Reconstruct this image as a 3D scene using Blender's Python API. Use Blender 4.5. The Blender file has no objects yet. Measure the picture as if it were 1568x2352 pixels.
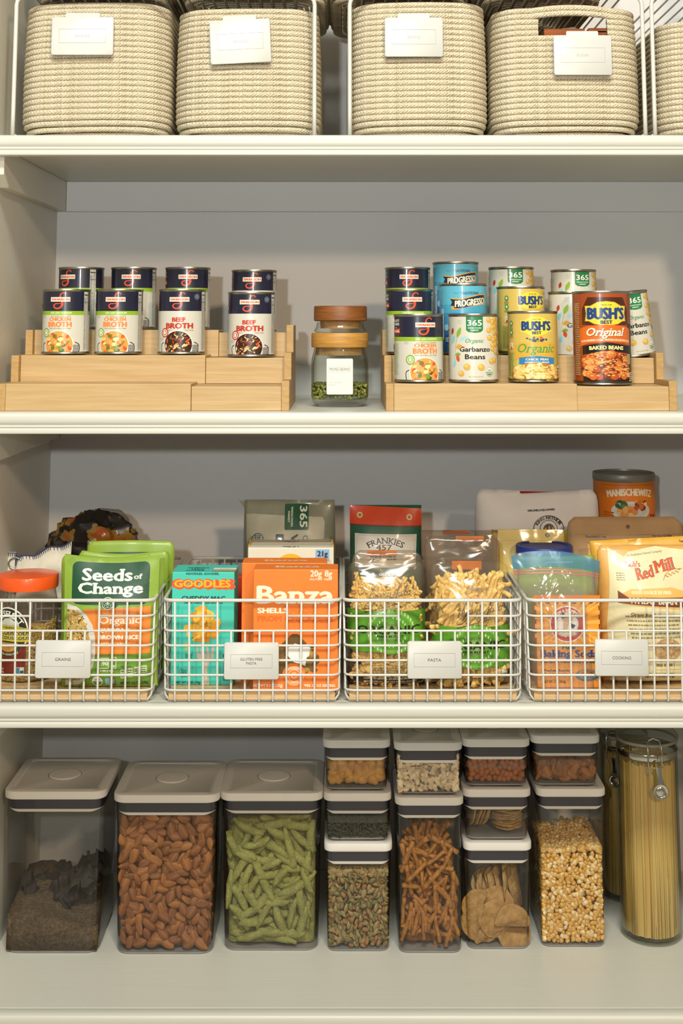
import bpy, bmesh, math, random
import numpy as np
from mathutils import Vector, Matrix, noise
from mathutils.geometry import tessellate_polygon
R = random.Random(7)
PI = math.pi
SC = bpy.context.scene
COL = SC.collection
# ------------------------------------------------------------------ camera
FPX, PITCH, CAMD = 3000.0, math.radians(7.165), 1.95
YP = 750 - FPX*math.tan(PITCH)
cd = bpy.data.cameras.new('camera'); cam = bpy.data.objects.new('camera', cd); COL.objects.link(cam)
cam.location = (0, -CAMD, 0); cam.rotation_euler = (PI/2 + PITCH, 0, 0)
cd.sensor_fit = 'AUTO'; cd.sensor_width = 36; cd.lens = FPX/2352*36
cd.shift_y = -(1176-YP)/2352; cd.clip_start = .05; cd.clip_end = 50
SC.camera = cam
# ------------------------------------------------------------------ world, lights, exposure
w = bpy.data.worlds.new('room_light'); SC.world = w; w.use_nodes = True
w.node_tree.nodes['Background'].inputs[0].default_value = (1.0, .95, .83, 1)
w.node_tree.nodes['Background'].inputs[1].default_value = .21
def light(name, kind, loc, aim, power, col, **kw):
    l = bpy.data.lights.new(name, kind); l.energy = power; l.color = col
    for k, v in kw.items(): setattr(l, k, v)
    o = bpy.data.objects.new(name, l); COL.objects.link(o); o.location = loc
    o.rotation_euler = (Vector(aim)-Vector(loc)).to_track_quat('-Z', 'Y').to_euler()
    return o
light('camera_flash', 'SPOT', (-.22, -2.25, .17), (0, 0, .50), 70, (.96, 1.0, .96), spot_size=math.radians(80), spot_blend=1.0, shadow_soft_size=.028)
light('ceiling_lamp', 'AREA', (1.0, -3.4, 1.15), (0, 0, -.4), 44, (1.0, .74, .48), shape='DISK', size=.22)
light('overhead_panel', 'AREA', (0, -2.4, 2.1), (0, -1.4, -1.6), 122, (.98, 1.0, .90), shape='RECTANGLE', size=1.3, size_y=.5)
SC.view_settings.view_transform = 'Standard'; SC.view_settings.look = 'None'
SC.view_settings.gamma = 1; SC.view_settings.use_curve_mapping = False
SC.view_settings.exposure = 0.0
SC.cycles.transparent_max_bounces = 32; SC.cycles.max_bounces = 8
# ------------------------------------------------------------------ helpers
def lin(c): c = c/255; return c/12.92 if c <= .04045 else ((c+.055)/1.055)**2.4
def rgb(h):
    if isinstance(h, str): h = h.lstrip('#'); return tuple(lin(int(h[i:i+2], 16)) for i in (0, 2, 4))
    return tuple(h)
_s, _c = math.sin(PITCH), math.cos(PITCH)
def at(px, py, y):                       # point on the plane at depth y that the photo shows at (px, py)
    a, b, Y = (px-784)/FPX, -(py-YP)/FPX, y+CAMD
    z = Y*(_s+b*_c)/(_c-b*_s); return a*(Y*_c+z*_s), z
def on(px, py, z):                       # point on the level z
    b = -(py-YP)/FPX; Y = z*(_c-b*_s)/(_s+b*_c)
    return (px-784)/FPX*(Y*_c+z*_s), Y-CAMD
MATS = {}
def mat(name, col, rough=.5, metal=0., var=.06, scale=60, bump=.0, bscale=200, spec=.5, coat=0, stretch=None, sss=0, tint=None):
    if name in MATS: return MATS[name]
    m = bpy.data.materials.new(name); m.use_nodes = True; nt = m.node_tree; N = nt.nodes; L = nt.links
    b = N['Principled BSDF']; c = rgb(col)
    tc = N.new('ShaderNodeTexCoord'); mp = N.new('ShaderNodeMapping'); L.new(tc.outputs['Object'], mp.inputs[0])
    if stretch: mp.inputs['Scale'].default_value = stretch
    nz = N.new('ShaderNodeTexNoise'); nz.inputs['Scale'].default_value = scale; nz.inputs['Detail'].default_value = 4
    L.new(mp.outputs[0], nz.inputs['Vector'])
    cr = N.new('ShaderNodeValToRGB'); cr.color_ramp.elements[0].position = .3; cr.color_ramp.elements[1].position = .7
    t = rgb(tint) if tint else tuple(x*(1-2*var) for x in c)
    cr.color_ramp.elements[0].color = (*t, 1); cr.color_ramp.elements[1].color = (*(min(1, x*(1+var)) for x in c), 1)
    L.new(nz.outputs[0], cr.inputs[0]); L.new(cr.outputs[0], b.inputs['Base Color'])
    b.inputs['Roughness'].default_value = rough; b.inputs['Metallic'].default_value = metal
    b.inputs['Specular IOR Level'].default_value = spec; b.inputs['Coat Weight'].default_value = coat; b.inputs['Coat Roughness'].default_value = .08
    if bump:
        n2 = N.new('ShaderNodeTexNoise'); n2.inputs['Scale'].default_value = bscale; n2.inputs['Detail'].default_value = 3
        L.new(mp.outputs[0], n2.inputs['Vector']); bp = N.new('ShaderNodeBump'); bp.inputs['Strength'].default_value = bump; bp.inputs['Distance'].default_value = .002
        L.new(n2.outputs[0], bp.inputs['Height']); L.new(bp.outputs[0], b.inputs['Normal'])
    MATS[name] = m; return m
def film(name, col=(.95, .95, .95), edge=(.6, .6, .6), refl=.06, rmax=.6, rough=.05, haze=0, hazecol=(.8, .8, .8), power=3, bump=0, bscale=30):
    """thin clear wall: see-through face on, darker and shinier at grazing angles, optional milky haze"""
    if name in MATS: return MATS[name]
    m = bpy.data.materials.new(name); m.use_nodes = True; nt = m.node_tree; N = nt.nodes; L = nt.links; N.clear()
    lw = N.new('ShaderNodeLayerWeight'); lw.inputs[0].default_value = .5
    pw = N.new('ShaderNodeMath'); pw.operation = 'POWER'; L.new(lw.outputs['Facing'], pw.inputs[0]); pw.inputs[1].default_value = power
    mx = N.new('ShaderNodeMix'); mx.data_type = 'RGBA'; L.new(pw.outputs[0], mx.inputs[0]); mx.inputs[6].default_value = (*col, 1); mx.inputs[7].default_value = (*edge, 1)
    tr = N.new('ShaderNodeBsdfTransparent'); L.new(mx.outputs[2], tr.inputs[0])
    gl = N.new('ShaderNodeBsdfGlossy'); gl.inputs['Roughness'].default_value = rough
    mr = N.new('ShaderNodeMapRange'); L.new(pw.outputs[0], mr.inputs[0]); mr.inputs[3].default_value = refl; mr.inputs[4].default_value = rmax
    s = N.new('ShaderNodeMixShader'); L.new(mr.outputs[0], s.inputs[0]); L.new(tr.outputs[0], s.inputs[1]); L.new(gl.outputs[0], s.inputs[2])
    out = N.new('ShaderNodeOutputMaterial'); last = s
    if haze:
        tc = N.new('ShaderNodeTexCoord'); nz = N.new('ShaderNodeTexNoise'); nz.inputs['Scale'].default_value = 25; L.new(tc.outputs['Object'], nz.inputs['Vector'])
        h = N.new('ShaderNodeMapRange'); L.new(nz.outputs[0], h.inputs[0]); h.inputs[3].default_value = haze*.6; h.inputs[4].default_value = haze*1.4
        d = N.new('ShaderNodeBsdfDiffuse'); d.inputs[0].default_value = (*hazecol, 1)
        s2 = N.new('ShaderNodeMixShader'); L.new(h.outputs[0], s2.inputs[0]); L.new(s.outputs[0], s2.inputs[1]); L.new(d.outputs[0], s2.inputs[2]); last = s2
    if bump:
        tc = N.new('ShaderNodeTexCoord'); nz = N.new('ShaderNodeTexNoise'); nz.inputs['Scale'].default_value = bscale; nz.inputs['Distortion'].default_value = 1.5; L.new(tc.outputs['Object'], nz.inputs['Vector'])
        bp = N.new('ShaderNodeBump'); bp.inputs['Strength'].default_value = bump; bp.inputs['Distance'].default_value = .01
        L.new(nz.outputs[0], bp.inputs['Height']); L.new(bp.outputs[0], gl.inputs['Normal'])
    L.new(last.outputs[0], out.inputs[0]); MATS[name] = m; return m
def printmat(rough=.45, coat=0, name='printed_ink'):
    if name in MATS: return MATS[name]
    m = mat(name, '#ffffff', rough, var=.02, scale=300, coat=coat); nt = m.node_tree; N = nt.nodes; L = nt.links
    a = N.new('ShaderNodeVertexColor'); a.layer_name = 'ink'
    mx = N.new('ShaderNodeMix'); mx.data_type = 'RGBA'; mx.blend_type = 'MULTIPLY'; mx.inputs[0].default_value = 1
    src = N['Principled BSDF'].inputs['Base Color'].links[0].from_socket
    L.new(src, mx.inputs[6]); L.new(a.outputs[0], mx.inputs[7]); L.new(mx.outputs[2], N['Principled BSDF'].inputs['Base Color'])
    return m
def tag(o, label=None, cat=None, group=None, kind=None):
    if label: o['label'] = label
    if cat: o['category'] = cat
    if group: o['group'] = group
    if kind: o['kind'] = kind
    return o
def empty(name, loc, label, cat, group=None, rz=0):
    o = bpy.data.objects.new(name, None); COL.objects.link(o); o.location = loc; o.rotation_euler = (0, 0, rz); o.empty_display_size = .02
    return tag(o, label, cat, group)
class MB:
    def __init__(s): s.v = []; s.f = []; s.uv = None
    def add(s, vs, fs):
        b = len(s.v); s.v += [tuple(v) for v in vs]; s.f += [tuple(i+b for i in f) for f in fs]; return s
    def box(s, x0, x1, y0, y1, z0, z1):
        return s.add([(x, y, z) for z in (z0, z1) for y in (y0, y1) for x in (x0, x1)], [(0, 2, 3, 1), (4, 5, 7, 6), (0, 1, 5, 4), (2, 6, 7, 3), (0, 4, 6, 2), (1, 3, 7, 5)])
    def loft(s, rings, closed=True, caps=(True, True)):
        n = len(rings[0]); b = len(s.v)
        for r in rings: s.v += [tuple(p) for p in r]
        m = n if closed else n-1
        for k in range(len(rings)-1):
            for i in range(m):
                j = (i+1) % n; s.f.append((b+k*n+i, b+k*n+j, b+(k+1)*n+j, b+(k+1)*n+i))
        if caps[0]: s.f.append(tuple(b+i for i in range(n))[::-1])
        if caps[1]: s.f.append(tuple(b+(len(rings)-1)*n+i for i in range(n)))
        return s
    def tube(s, path, r, n=8, closed=False):
        P = [Vector(p) for p in path]; rings = []; up = Vector((.03, .02, 1))
        for i, p in enumerate(P):
            a = P[i-1] if (i > 0 or closed) else p; c = P[(i+1) % len(P)] if (i < len(P)-1 or closed) else p
            t = (c-a).normalized()
            if i == 0: u = t.cross(up if abs(t.z) < .9 else Vector((1, .1, 0))).normalized()
            else: u = (u - t*u.dot(t)).normalized()
            v = t.cross(u); rr = r[i] if isinstance(r, (list, tuple)) else r
            rings.append([p+(u*math.cos(2*PI*k/n)+v*math.sin(2*PI*k/n))*rr for k in range(n)])
        if closed: rings.append(rings[0])
        return s.loft(rings, True, (not closed, not closed))
    def lathe(s, prof, n=48, cx=0, cy=0, caps=(True, True)):
        return s.loft([[(cx+r*math.cos(2*PI*k/n), cy+r*math.sin(2*PI*k/n), z) for k in range(n)] for r, z in prof], True, caps)
    def blob(s, c, r, n=8, m=6, fn=None, M=None):
        vs = [];
        for j in range(1, m):
            for i in range(n):
                th, ph = PI*j/m, 2*PI*i/n; vs.append(Vector((math.sin(th)*math.cos(ph), math.sin(th)*math.sin(ph), math.cos(th))))
        vs += [Vector((0, 0, 1)), Vector((0, 0, -1))]; fs = []
        for j in range(m-2):
            for i in range(n): fs.append((j*n+i, (j+1)*n+i, (j+1)*n+(i+1) % n, j*n+(i+1) % n))
        T, B = len(vs)-2, len(vs)-1
        for i in range(n): fs.append((T, i, (i+1) % n)); fs.append((B, (m-2)*n+(i+1) % n, (m-2)*n+i))
        out = []
        for v in vs:
            v = Vector((v.x*r[0], v.y*r[1], v.z*r[2]))
            if fn: v = fn(v)
            if M: v = M @ v
            out.append(v+Vector(c))
        return s.add(out, fs)
    def grid(s, fn, nu, nv):
        b = len(s.v)
        for j in range(nv+1):
            for i in range(nu+1): s.v.append(tuple(fn(i/nu, j/nv)))
        for j in range(nv):
            for i in range(nu): a = b+j*(nu+1)+i; s.f.append((a, a+1, a+nu+2, a+nu+1))
        return s
    def build(s, name, m, parent=None, smooth=True, bevel=0, loc=None, fix=True, ang=None):
        me = bpy.data.meshes.new(name); me.from_pydata(s.v, [], s.f)
        if fix:
            bm = bmesh.new(); bm.from_mesh(me); bmesh.ops.recalc_face_normals(bm, faces=bm.faces[:]); bm.to_mesh(me); bm.free()
        for x in (m if isinstance(m, list) else [m]): me.materials.append(x)
        if smooth: me.shade_smooth()
        o = bpy.data.objects.new(name, me); COL.objects.link(o)
        if parent: o.parent = parent
        if loc: o.location = loc
        if bevel:
            b = o.modifiers.new('b', 'BEVEL'); b.width = bevel; b.segments = 2; b.limit_method = 'ANGLE'; b.harden_normals = False
        if smooth and ang is not None:
            me.set_sharp_from_angle(angle=math.radians(ang))
        return o
def rrect(w, d, r, n=6, cx=0, cy=0, z=0):
    out = []
    for (sx, sy, a0) in ((1, -1, -90), (1, 1, 0), (-1, 1, 90), (-1, -1, 180)):
        for k in range(n+1):
            a = math.radians(a0+90*k/n); out.append((cx+sx*(w/2-r)+r*math.cos(a), cy+sy*(d/2-r)+r*math.sin(a), z))
    return out
# ------------------------------------------------------------------ flat print wrapped on a surface
_TX = {}
def glyphs(body, off, shear, serif):
    key = (body, off, shear, serif)
    if key in _TX: return _TX[key]
    cu = bpy.data.curves.new('t', 'FONT'); cu.body = body; cu.size = 1; cu.resolution_u = 2; cu.offset = off; cu.shear = shear
    ob = bpy.data.objects.new('t', cu); me = ob.to_mesh()
    V = [(v.co.x, v.co.y) for v in me.vertices]; Fs = [tuple(p.vertices) for p in me.polygons]
    if serif:
        cnt = {}
        for f in Fs:
            for i in range(len(f)):
                e = (f[i], f[(i+1) % len(f)]); k = (min(e), max(e)); cnt[k] = cnt.get(k, 0)+1
        add = []
        for (a, b), c in cnt.items():
            if c != 1: continue
            (x0, y0), (x1, y1) = V[a], V[b]
            if abs(y0-y1) > .004: continue
            L_ = abs(x1-x0)
            if not .04 < L_ < .17: continue
            if min(abs(y0-t) for t in (0., .66, .7, .72, .45, .47, .5, -.2)) > .03: continue
            add.append((min(x0, x1)-.055, max(x0, x1)+.055, y0))
        nf0 = len(Fs)
        for x0, x1, y0 in add:
            b = len(V); t = .045 if y0 < .2 else -.045
            V += [(x0, y0), (x1, y0), (x1, y0+t), (x0, y0+t)]; Fs.append((b, b+1, b+2, b+3))
    ob.to_mesh_clear(); bpy.data.objects.remove(ob); bpy.data.curves.remove(cu)
    _TX[key] = (V, Fs, nf0 if serif else len(Fs)); return _TX[key]
def _clip(poly, n, d):                    # split a convex polygon by n.p = d
    A, B = [], []
    m = len(poly); ds = [p[0]*n[0]+p[1]*n[1]-d for p in poly]
    for i in range(m):
        p, q, a, b = poly[i], poly[(i+1) % m], ds[i], ds[(i+1) % m]
        if a <= 0: A.append(p)
        if a >= 0: B.append(p)
        if a*b < 0:
            t = a/(a-b); x = (p[0]+(q[0]-p[0])*t, p[1]+(q[1]-p[1])*t); A.append(x); B.append(x)
    return A, B
class Print:
    """flat ink shapes in label units; x right, y up; later shapes lie on top"""
    SY = 1.0
    def __init__(s, unit, seed=1): s.u = unit; s.sy = Print.SY; s.P = []; s.k = 0; s.R = random.Random(seed); s.ox = s.oy = 0
    def raw(s, polys, col, step=1., sub=0):
        s.k += step; c = rgb(col)
        for i, p in enumerate(polys): s.P.append(([((x+s.ox)*s.u, (y+s.oy)*s.u*s.sy) for x, y in p], s.k + (sub[i] if isinstance(sub, list) else (i % sub)*.25 if sub else 0), c))
        return s
    def poly(s, pts, col):
        if len(pts) > 4:
            t = tessellate_polygon([[Vector((x, y, 0)) for x, y in pts]]); return s.raw([[pts[i] for i in f] for f in t], col)
        return s.raw([pts], col)
    def rect(s, x0, y0, x1, y1, col): return s.raw([[(x0, y0), (x1, y0), (x1, y1), (x0, y1)]], col)
    def frame(s, x0, y0, x1, y1, t, col):
        return s.raw([[(x0, y0), (x1, y0), (x1, y0+t), (x0, y0+t)], [(x0, y1-t), (x1, y1-t), (x1, y1), (x0, y1)], [(x0, y0+t), (x0+t, y0+t), (x0+t, y1-t), (x0, y1-t)], [(x1-t, y0+t), (x1, y0+t), (x1, y1-t), (x1-t, y1-t)]], col)
    def rr(s, x0, y0, x1, y1, r, col):
        return s.raw([[(a, b) for a, b, _ in rrect(x1-x0, y1-y0, r, 4, (x0+x1)/2, (y0+y1)/2)]], col)
    def ell(s, x, y, rx, ry, col, n=24, ymin=None, ymax=None, step=1.):
        p = [(x+rx*math.cos(2*PI*i/n), y+ry*math.sin(2*PI*i/n)) for i in range(n)]
        if ymin is not None: p = _clip(p, (0, 1), ymin)[1]
        if ymax is not None: p = _clip(p, (0, 1), ymax)[0]
        return s.raw([p], col, step) if len(p) > 2 else s
    def ring(s, x, y, rx, ry, t, col, n=32, a0=0, a1=360):
        A = [math.radians(a0+(a1-a0)*i/n) for i in range(n+1)]; q = []
        for a, b in zip(A, A[1:]):
            q.append([(x+rx*math.cos(a), y+ry*math.sin(a)), (x+rx*math.cos(b), y+ry*math.sin(b)), (x+(rx-t)*math.cos(b), y+(ry-t)*math.sin(b)), (x+(rx-t)*math.cos(a), y+(ry-t)*math.sin(a))])
        return s.raw(q, col)
    def stroke(s, pts, w, col, smooth=True):
        if smooth and len(pts) > 2:
            out = []
            for i in range(len(pts)-1):
                p0, p1, p2, p3 = pts[max(i-1, 0)], pts[i], pts[i+1], pts[min(i+2, len(pts)-1)]
                for k in range(5):
                    t = k/5; out.append(tuple(.5*((2*p1[j])+(-p0[j]+p2[j])*t+(2*p0[j]-5*p1[j]+4*p2[j]-p3[j])*t*t+(-p0[j]+3*p1[j]-3*p2[j]+p3[j])*t**3) for j in (0, 1)))
            ws = [w]*(len(out)+1) if not isinstance(w, (list, tuple)) else [w[int(i//5)]+(w[min(int(i//5)+1, len(w)-1)]-w[int(i//5)])*(i % 5)/5 for i in range(len(out))]+[w[-1]]
            pts = out+[pts[-1]]
        else: ws = [w]*len(pts)
        L_, R_ = [], []
        for i, p in enumerate(pts):
            a, b = pts[max(i-1, 0)], pts[min(i+1, len(pts)-1)]; dx, dy = b[0]-a[0], b[1]-a[1]; l = math.hypot(dx, dy) or 1
            h = ws[i]/2; L_.append((p[0]-dy/l*h, p[1]+dx/l*h)); R_.append((p[0]+dy/l*h, p[1]-dx/l*h))
        return s.raw([[L_[i], L_[i+1], R_[i+1], R_[i]] for i in range(len(pts)-1)], col, sub=3)
    def text(s, body, x0, x1, y, h, col, b=0, shear=0, serif=False, arc=0, rot=0, wave=0, sp=None):
        """fit between x0 and x1, baseline y, cap height h; b = extra weight in units"""
        b *= .75
        V, Fs, nf = glyphs(body, 0, shear, serif)
        if not V: return s
        mn, mx = min(v[0] for v in V), max(v[0] for v in V); sx = (x1-x0)/(mx-mn); sy = h/.7
        xm = (x0+x1)/2
        def T(v, dx, dy):
            x, yy = (v[0]-mn)*sx+x0+dx, v[1]*sy+dy
            if arc: a = (x-xm)/arc; r = arc+yy; x, yy = xm+r*math.sin(a), r*math.cos(a)-arc
            if wave: yy += wave*(x-xm)
            if rot: c, q = math.cos(rot), math.sin(rot); x, yy = xm+(x-xm)*c-yy*q, (x-xm)*q+yy*c
            return x, yy+y
        offs = [(0, 0)] if not b else [(-b, 0), (b, 0), (0, -b*.6), (0, b*.6)]
        polys = []; sub = []
        for j, (dx, dy) in enumerate(offs):
            W = [T(v, dx, dy) for v in V]; polys += [[W[i] for i in f] for f in Fs]; sub += [j*.4]*nf+[j*.4+.2]*(len(Fs)-nf)
        s.raw(polys, col, sub=sub)
        if b: s.k += 1.2
        return s
    def lines(s, x0, x1, y1, n, dy, h, col, ragged=.15):         # rows of tiny unreadable print
        q = []
        for k in range(n):
            x, e = x0, x1-(x1-x0)*ragged*s.R.random()
            while x < e:
                wd = min(e-x, h*s.R.uniform(.8, 3.5)); q.append([(x, y1-k*dy-h), (x+wd, y1-k*dy-h), (x+wd, y1-k*dy), (x, y1-k*dy)]); x += wd+h*.5
        return s.raw(q, col)
    def scatter(s, x, y, rx, ry, n, size, cols, ymin=None, asp=(.5, 1), jag=.25):
        for i in range(n):
            a, q = s.R.uniform(0, 2*PI), math.sqrt(s.R.random()); px, py = x+rx*.9*q*math.cos(a), y+ry*.9*q*math.sin(a)
            sz = size*s.R.uniform(.6, 1.3); sa = sz*s.R.uniform(*asp); t = s.R.uniform(0, PI); m = 8; pts = []
            for k in range(m):
                b = 2*PI*k/m; r1 = 1+jag*s.R.uniform(-1, 1)*.6; u, v = sz*r1*math.cos(b), sa*r1*math.sin(b)
                X, Y = px+u*math.cos(t)-v*math.sin(t), py+u*math.sin(t)+v*math.cos(t)
                dd = math.hypot((X-x)/rx, (Y-y)/ry)
                if dd > 1: X, Y = x+(X-x)/dd, y+(Y-y)/dd
                pts.append((X, Y))
            if ymin is not None: pts = _clip(pts, (0, 1), ymin)[1]
            if len(pts) > 2: s.raw([pts], s.R.choice(cols), .3)
        return s
    def build(s, name, S, parent=None, m=None, su=.004, sv=None, lift=.00015, dz=8e-6, diag=None):
        """S(u,v) -> point ; cut at the lattice so every shape follows the same facets"""
        diag = (sv is not None) if diag is None else diag
        out = []
        for poly, k, c in s.P:
            st = [poly]
            def cut(st, n, step):
                r = []
                for p in st:
                    d = [q[0]*n[0]+q[1]*n[1] for q in p]; lo, hi = math.floor(min(d)/step+1e-6)+1, math.ceil(max(d)/step-1e-6)
                    for kk in range(lo, hi):
                        A, B = _clip(p, n, kk*step)
                        if len(A) > 2: r.append(A)
                        p = B
                        if len(p) < 3: break
                    if len(p) > 2: r.append(p)
                return r
            if su: st = cut(st, (1, 0), su)
            if sv: st = cut(st, (0, 1), sv)
            if diag: st = cut(st, (1/su, 1/sv), 1.0)
            for p in st:
                ar = sum(p[i-1][0]*p[i][1]-p[i][0]*p[i-1][1] for i in range(len(p)))
                if abs(ar) < 1e-12: continue
                out.append((p if ar > 0 else p[::-1], k, c))
        nv = sum(len(p) for p, _, _ in out)
        U = np.array([q for p, _, _ in out for q in p]); K = np.array([k for p, k, _ in out for _ in p], float)
        su_, sv_ = su or 1., sv or 1.
        I = np.floor(U[:, 0]/su_+1e-9).astype(int); J = np.floor(U[:, 1]/sv_+1e-9).astype(int)
        cache = {}
        def node(i, j):
            if (i, j) not in cache:
                u, v = i*su_, j*sv_; e = 1e-4; p = Vector(S(u, v)); n = (Vector(S(u+e, v))-p).cross(Vector(S(u, v+e))-p)
                cache[i, j] = (p, n.normalized())
            return cache[i, j]
        co = np.empty((nv, 3)); no = np.empty((nv, 3))
        for t in range(nv):
            i, j = int(I[t]), int(J[t]); fu, fv = U[t, 0]/su_-i, U[t, 1]/sv_-j
            a, b_, c_, d_ = node(i, j), node(i+1, j), node(i, j+1), node(i+1, j+1)
            if fu+fv <= 1: P = a[0]+(b_[0]-a[0])*fu+(c_[0]-a[0])*fv; N_ = a[1]+(b_[1]-a[1])*fu+(c_[1]-a[1])*fv
            else: P = d_[0]+(c_[0]-d_[0])*(1-fu)+(b_[0]-d_[0])*(1-fv); N_ = d_[1]+(c_[1]-d_[1])*(1-fu)+(b_[1]-d_[1])*(1-fv)
            N_ = N_.normalized(); co[t] = P+N_*(lift+K[t]*dz); no[t] = N_
        fs = []; b = 0
        for p, _, _ in out: fs.append(tuple(range(b, b+len(p)))); b += len(p)
        me = bpy.data.meshes.new(name); me.from_pydata(co.tolist(), [], fs)
        ca = me.color_attributes.new('ink', 'FLOAT_COLOR', 'POINT')
        cc = np.concatenate([np.tile((*c, 1.), (len(p), 1)) for p, _, c in out]); ca.data.foreach_set('color', cc.ravel())
        me.materials.append(m or printmat()); me.shade_smooth()
        me.normals_split_custom_set_from_vertices(no.tolist())
        o = bpy.data.objects.new(name, me); COL.objects.link(o)
        if parent: o.parent = parent
        return o
def cyl(r, z0=0, rot=0, cx=0, cy=0):
    return lambda u, v: (cx+r*math.sin(u/r+rot), cy-r*math.cos(u/r+rot), z0+v)
def flat(o=(0, 0, 0), ux=(1, 0, 0), uy=(0, 0, 1)):
    o, ux, uy = Vector(o), Vector(ux), Vector(uy); return lambda u, v: o+ux*u+uy*v
def copy_tree(o, parent=None):
    c = o.copy(); COL.objects.link(c); c.parent = parent
    for ch in [x for x in o.children]: copy_tree(ch, c)
    return c
# ------------------------------------------------------------------ setting
ZS = [.287, -.1245, -.536, -.948]; BACK = .48; XL, XR = -.53, .665; TH = .0315
PAINT = mat('painted_wood', '#d9d5c8', .42, var=.015, scale=14, bump=.2, bscale=160, stretch=(1, 1, .06))
PAINTH = mat('painted_shelf', '#cccbc2', .38, var=.012, scale=14, bump=.1, bscale=160, stretch=(.06, 1, 1))
PLASTER = mat('painted_back', '#d8d6d6', .6, var=.006, scale=8, bump=.08, bscale=450)
def st(mb, name, m, **k): return tag(mb.build(name, m, **k), kind='structure')
st(MB().box(XL-.02, XR+.02, BACK, BACK+.02, -1.02, 1.0), 'wall_back', PLASTER, smooth=False)
st(MB().box(XL-.02, XL, 0, BACK, -1.02, 1.0), 'wall_left', PAINT, smooth=False)
st(MB().box(XR, XR+.02, 0, BACK, -1.02, 1.0), 'wall_right', PAINT, smooth=False)
st(MB().box(XL-.02, XR+.02, 0, BACK+.02, 1.0, 1.02), 'ceiling', PAINT, smooth=False)
st(MB().box(-.66, XL-.0002, -.03, 0, -1.6, 1.02), 'trim_1', PAINT, smooth=False, bevel=.002)
st(MB().box(XR-.004, .82, -.03, 0, -1.6, 1.02), 'trim_2', PAINT, smooth=False, bevel=.002)
st(MB().box(-2.2, 2.2, -4.2, BACK, -1.62, -1.6), 'floor', mat('floor_wood', '#c4bca9', .4, var=.05, scale=6, stretch=(1, 9, 1)), smooth=False)
st(MB().box(-.66, .82, .0, BACK+.02, -1.6, -1.02), 'wall_plinth', PAINT, smooth=False)
for k, z in enumerate(ZS):
    sh = st(MB().box(XL, XR, .018, BACK, z-.019, z), 'shelf', PAINTH, smooth=False)
    sh.name = 'shelf' if k == 0 else 'shelf.%03d' % k
    # moulded nosing: flat top, shallow groove, ogee, groove, lower bead
    pr = [(.018, z), (-.0006+.016, z), (.0145, z-.0004), (.0135, z), (.003, z), (-.002, z-.0008), (-.0045, z-.003), (-.0055, z-.007), (-.0055, z-.0125), (-.0042, z-.0165), (-.0018, z-.0185), (-.0018, z-.0197),
          (-.0034, z-.0207), (-.0034, z-.0217), (-.0014, z-.0228), (-.0022, z-.0245), (-.0045, z-.0262), (-.005, z-.0292), (-.0042, z-.031), (-.002, z-.0318), (.014, z-.0318), (.018, z-.03)]
    n = MB(); n.loft([[(x, y, zz) for y, zz in pr] for x in (XL+.0002, XR-.0002)])
    st(n, 'shelf_nosing', PAINTH, ang=38).parent = sh
    # rail on the back wall and cleat on the side walls under the shelf
    if k < 3:
        st(MB().box(XL+.0185, XR-.0185, BACK-.012, BACK, z-.075, z-.0192), 'back_rail', PLASTER, smooth=False, bevel=.001).parent = sh
        for a, b in ((XL, XL+.018), (XR-.018, XR)):
            m = MB(); m.loft([[(x, .0185, z-.0192), (x, BACK, z-.0192), (x, BACK, z-.075), (x, .05, z-.075), (x, .0185, z-.058)] for x in (a, b)])
            st(m, 'side_cleat', PAINT, smooth=False, bevel=.001).parent = sh
# ------------------------------------------------------------------ bamboo racks
def wood(name, a, b, sc, stretch, rough=.5, bump=.15):
    m = mat(name, a, rough, var=.0, scale=sc, stretch=stretch, tint=b, bump=bump, bscale=sc*4); return m
BAMBOO = wood('bamboo', '#c4a577', '#b49362', 9, (1, 8, 22))
BAMEND = wood('bamboo_edge', '#bd9962', '#ab8650', 9, (8, 1, 22))
def rack(name, label, x0, xm, x1, yf, tops, drops, grp):
    """two interlocking stepped halves; tops = tier heights, drops = how much lower the inner half sits"""
    z0 = ZS[1]; D = .088; e = empty(name, ((x0+x1)/2, yf, z0), label, 'rack', grp); ox, oy = (x0+x1)/2, yf
    def b(nm, a, c, y0, y1, za, zb, m=BAMBOO): return MB().box(a-ox, c-ox, y0-oy, y1-oy, za-z0, zb-z0).build(nm, m, e, smooth=False, bevel=.0008)
    for k in range(3):
        y = yf+k*D; zt = tops[k]; zb = z0 if k == 0 else tops[k-1]
        zz = z0+.0002 if k == 0 else zb-.004
        b('riser', x0+.012, xm+.012*k, y, y+.011, zz, zt); b('tread', x0+.012, xm+.012*k, y+.0112, y+D-.0002, zt-.009, zt-.0002)
        d = drops; b('riser', xm+.0003+.012*k, x1-.012, y+.005, y+.0145, zz, zt-d); b('tread', xm+.0003+.012*k, x1-.012, y+.0148, y+D+.0045, zt-d-.008, zt-d-.0002)
    for xa, xb, dd, ys in ((x0, x0+.0118, 0, 0), (x1-.0118, x1, .0, .004)):
        m = MB(); P = []
        yy = yf+ys
        P = [(yy, z0+.0001), (yy, tops[0]+(.004 if dd == 0 and ys else 0)), (yy+D-.012, tops[0]+(.004 if ys else 0)), (yy+D-.012, tops[1]+(.004 if ys else 0)), (yy+2*D-.012, tops[1]+(.004 if ys else 0)), (yy+2*D-.012, tops[2]+(.008 if ys else 0)), (yy+3*D, tops[2]+(.008 if ys else 0)), (yy+3*D, z0+.0001)]
        m.loft([[(x-ox, y-oy, z-z0) for y, z in P] for x in (xa, xb)]); m.build('end_board', BAMEND, e, smooth=False, bevel=.0008)
    return e
TT = [-.0845, -.0445, -.0055]
rack('stepped_rack', 'bamboo stepped rack left of the mung bean jar, holding eight broth cans', at(-6, 900, .02)[0], at(438, 900, .02)[0], at(664, 900, .02)[0], .02, TT, .0042, 'bamboo can racks')
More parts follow.
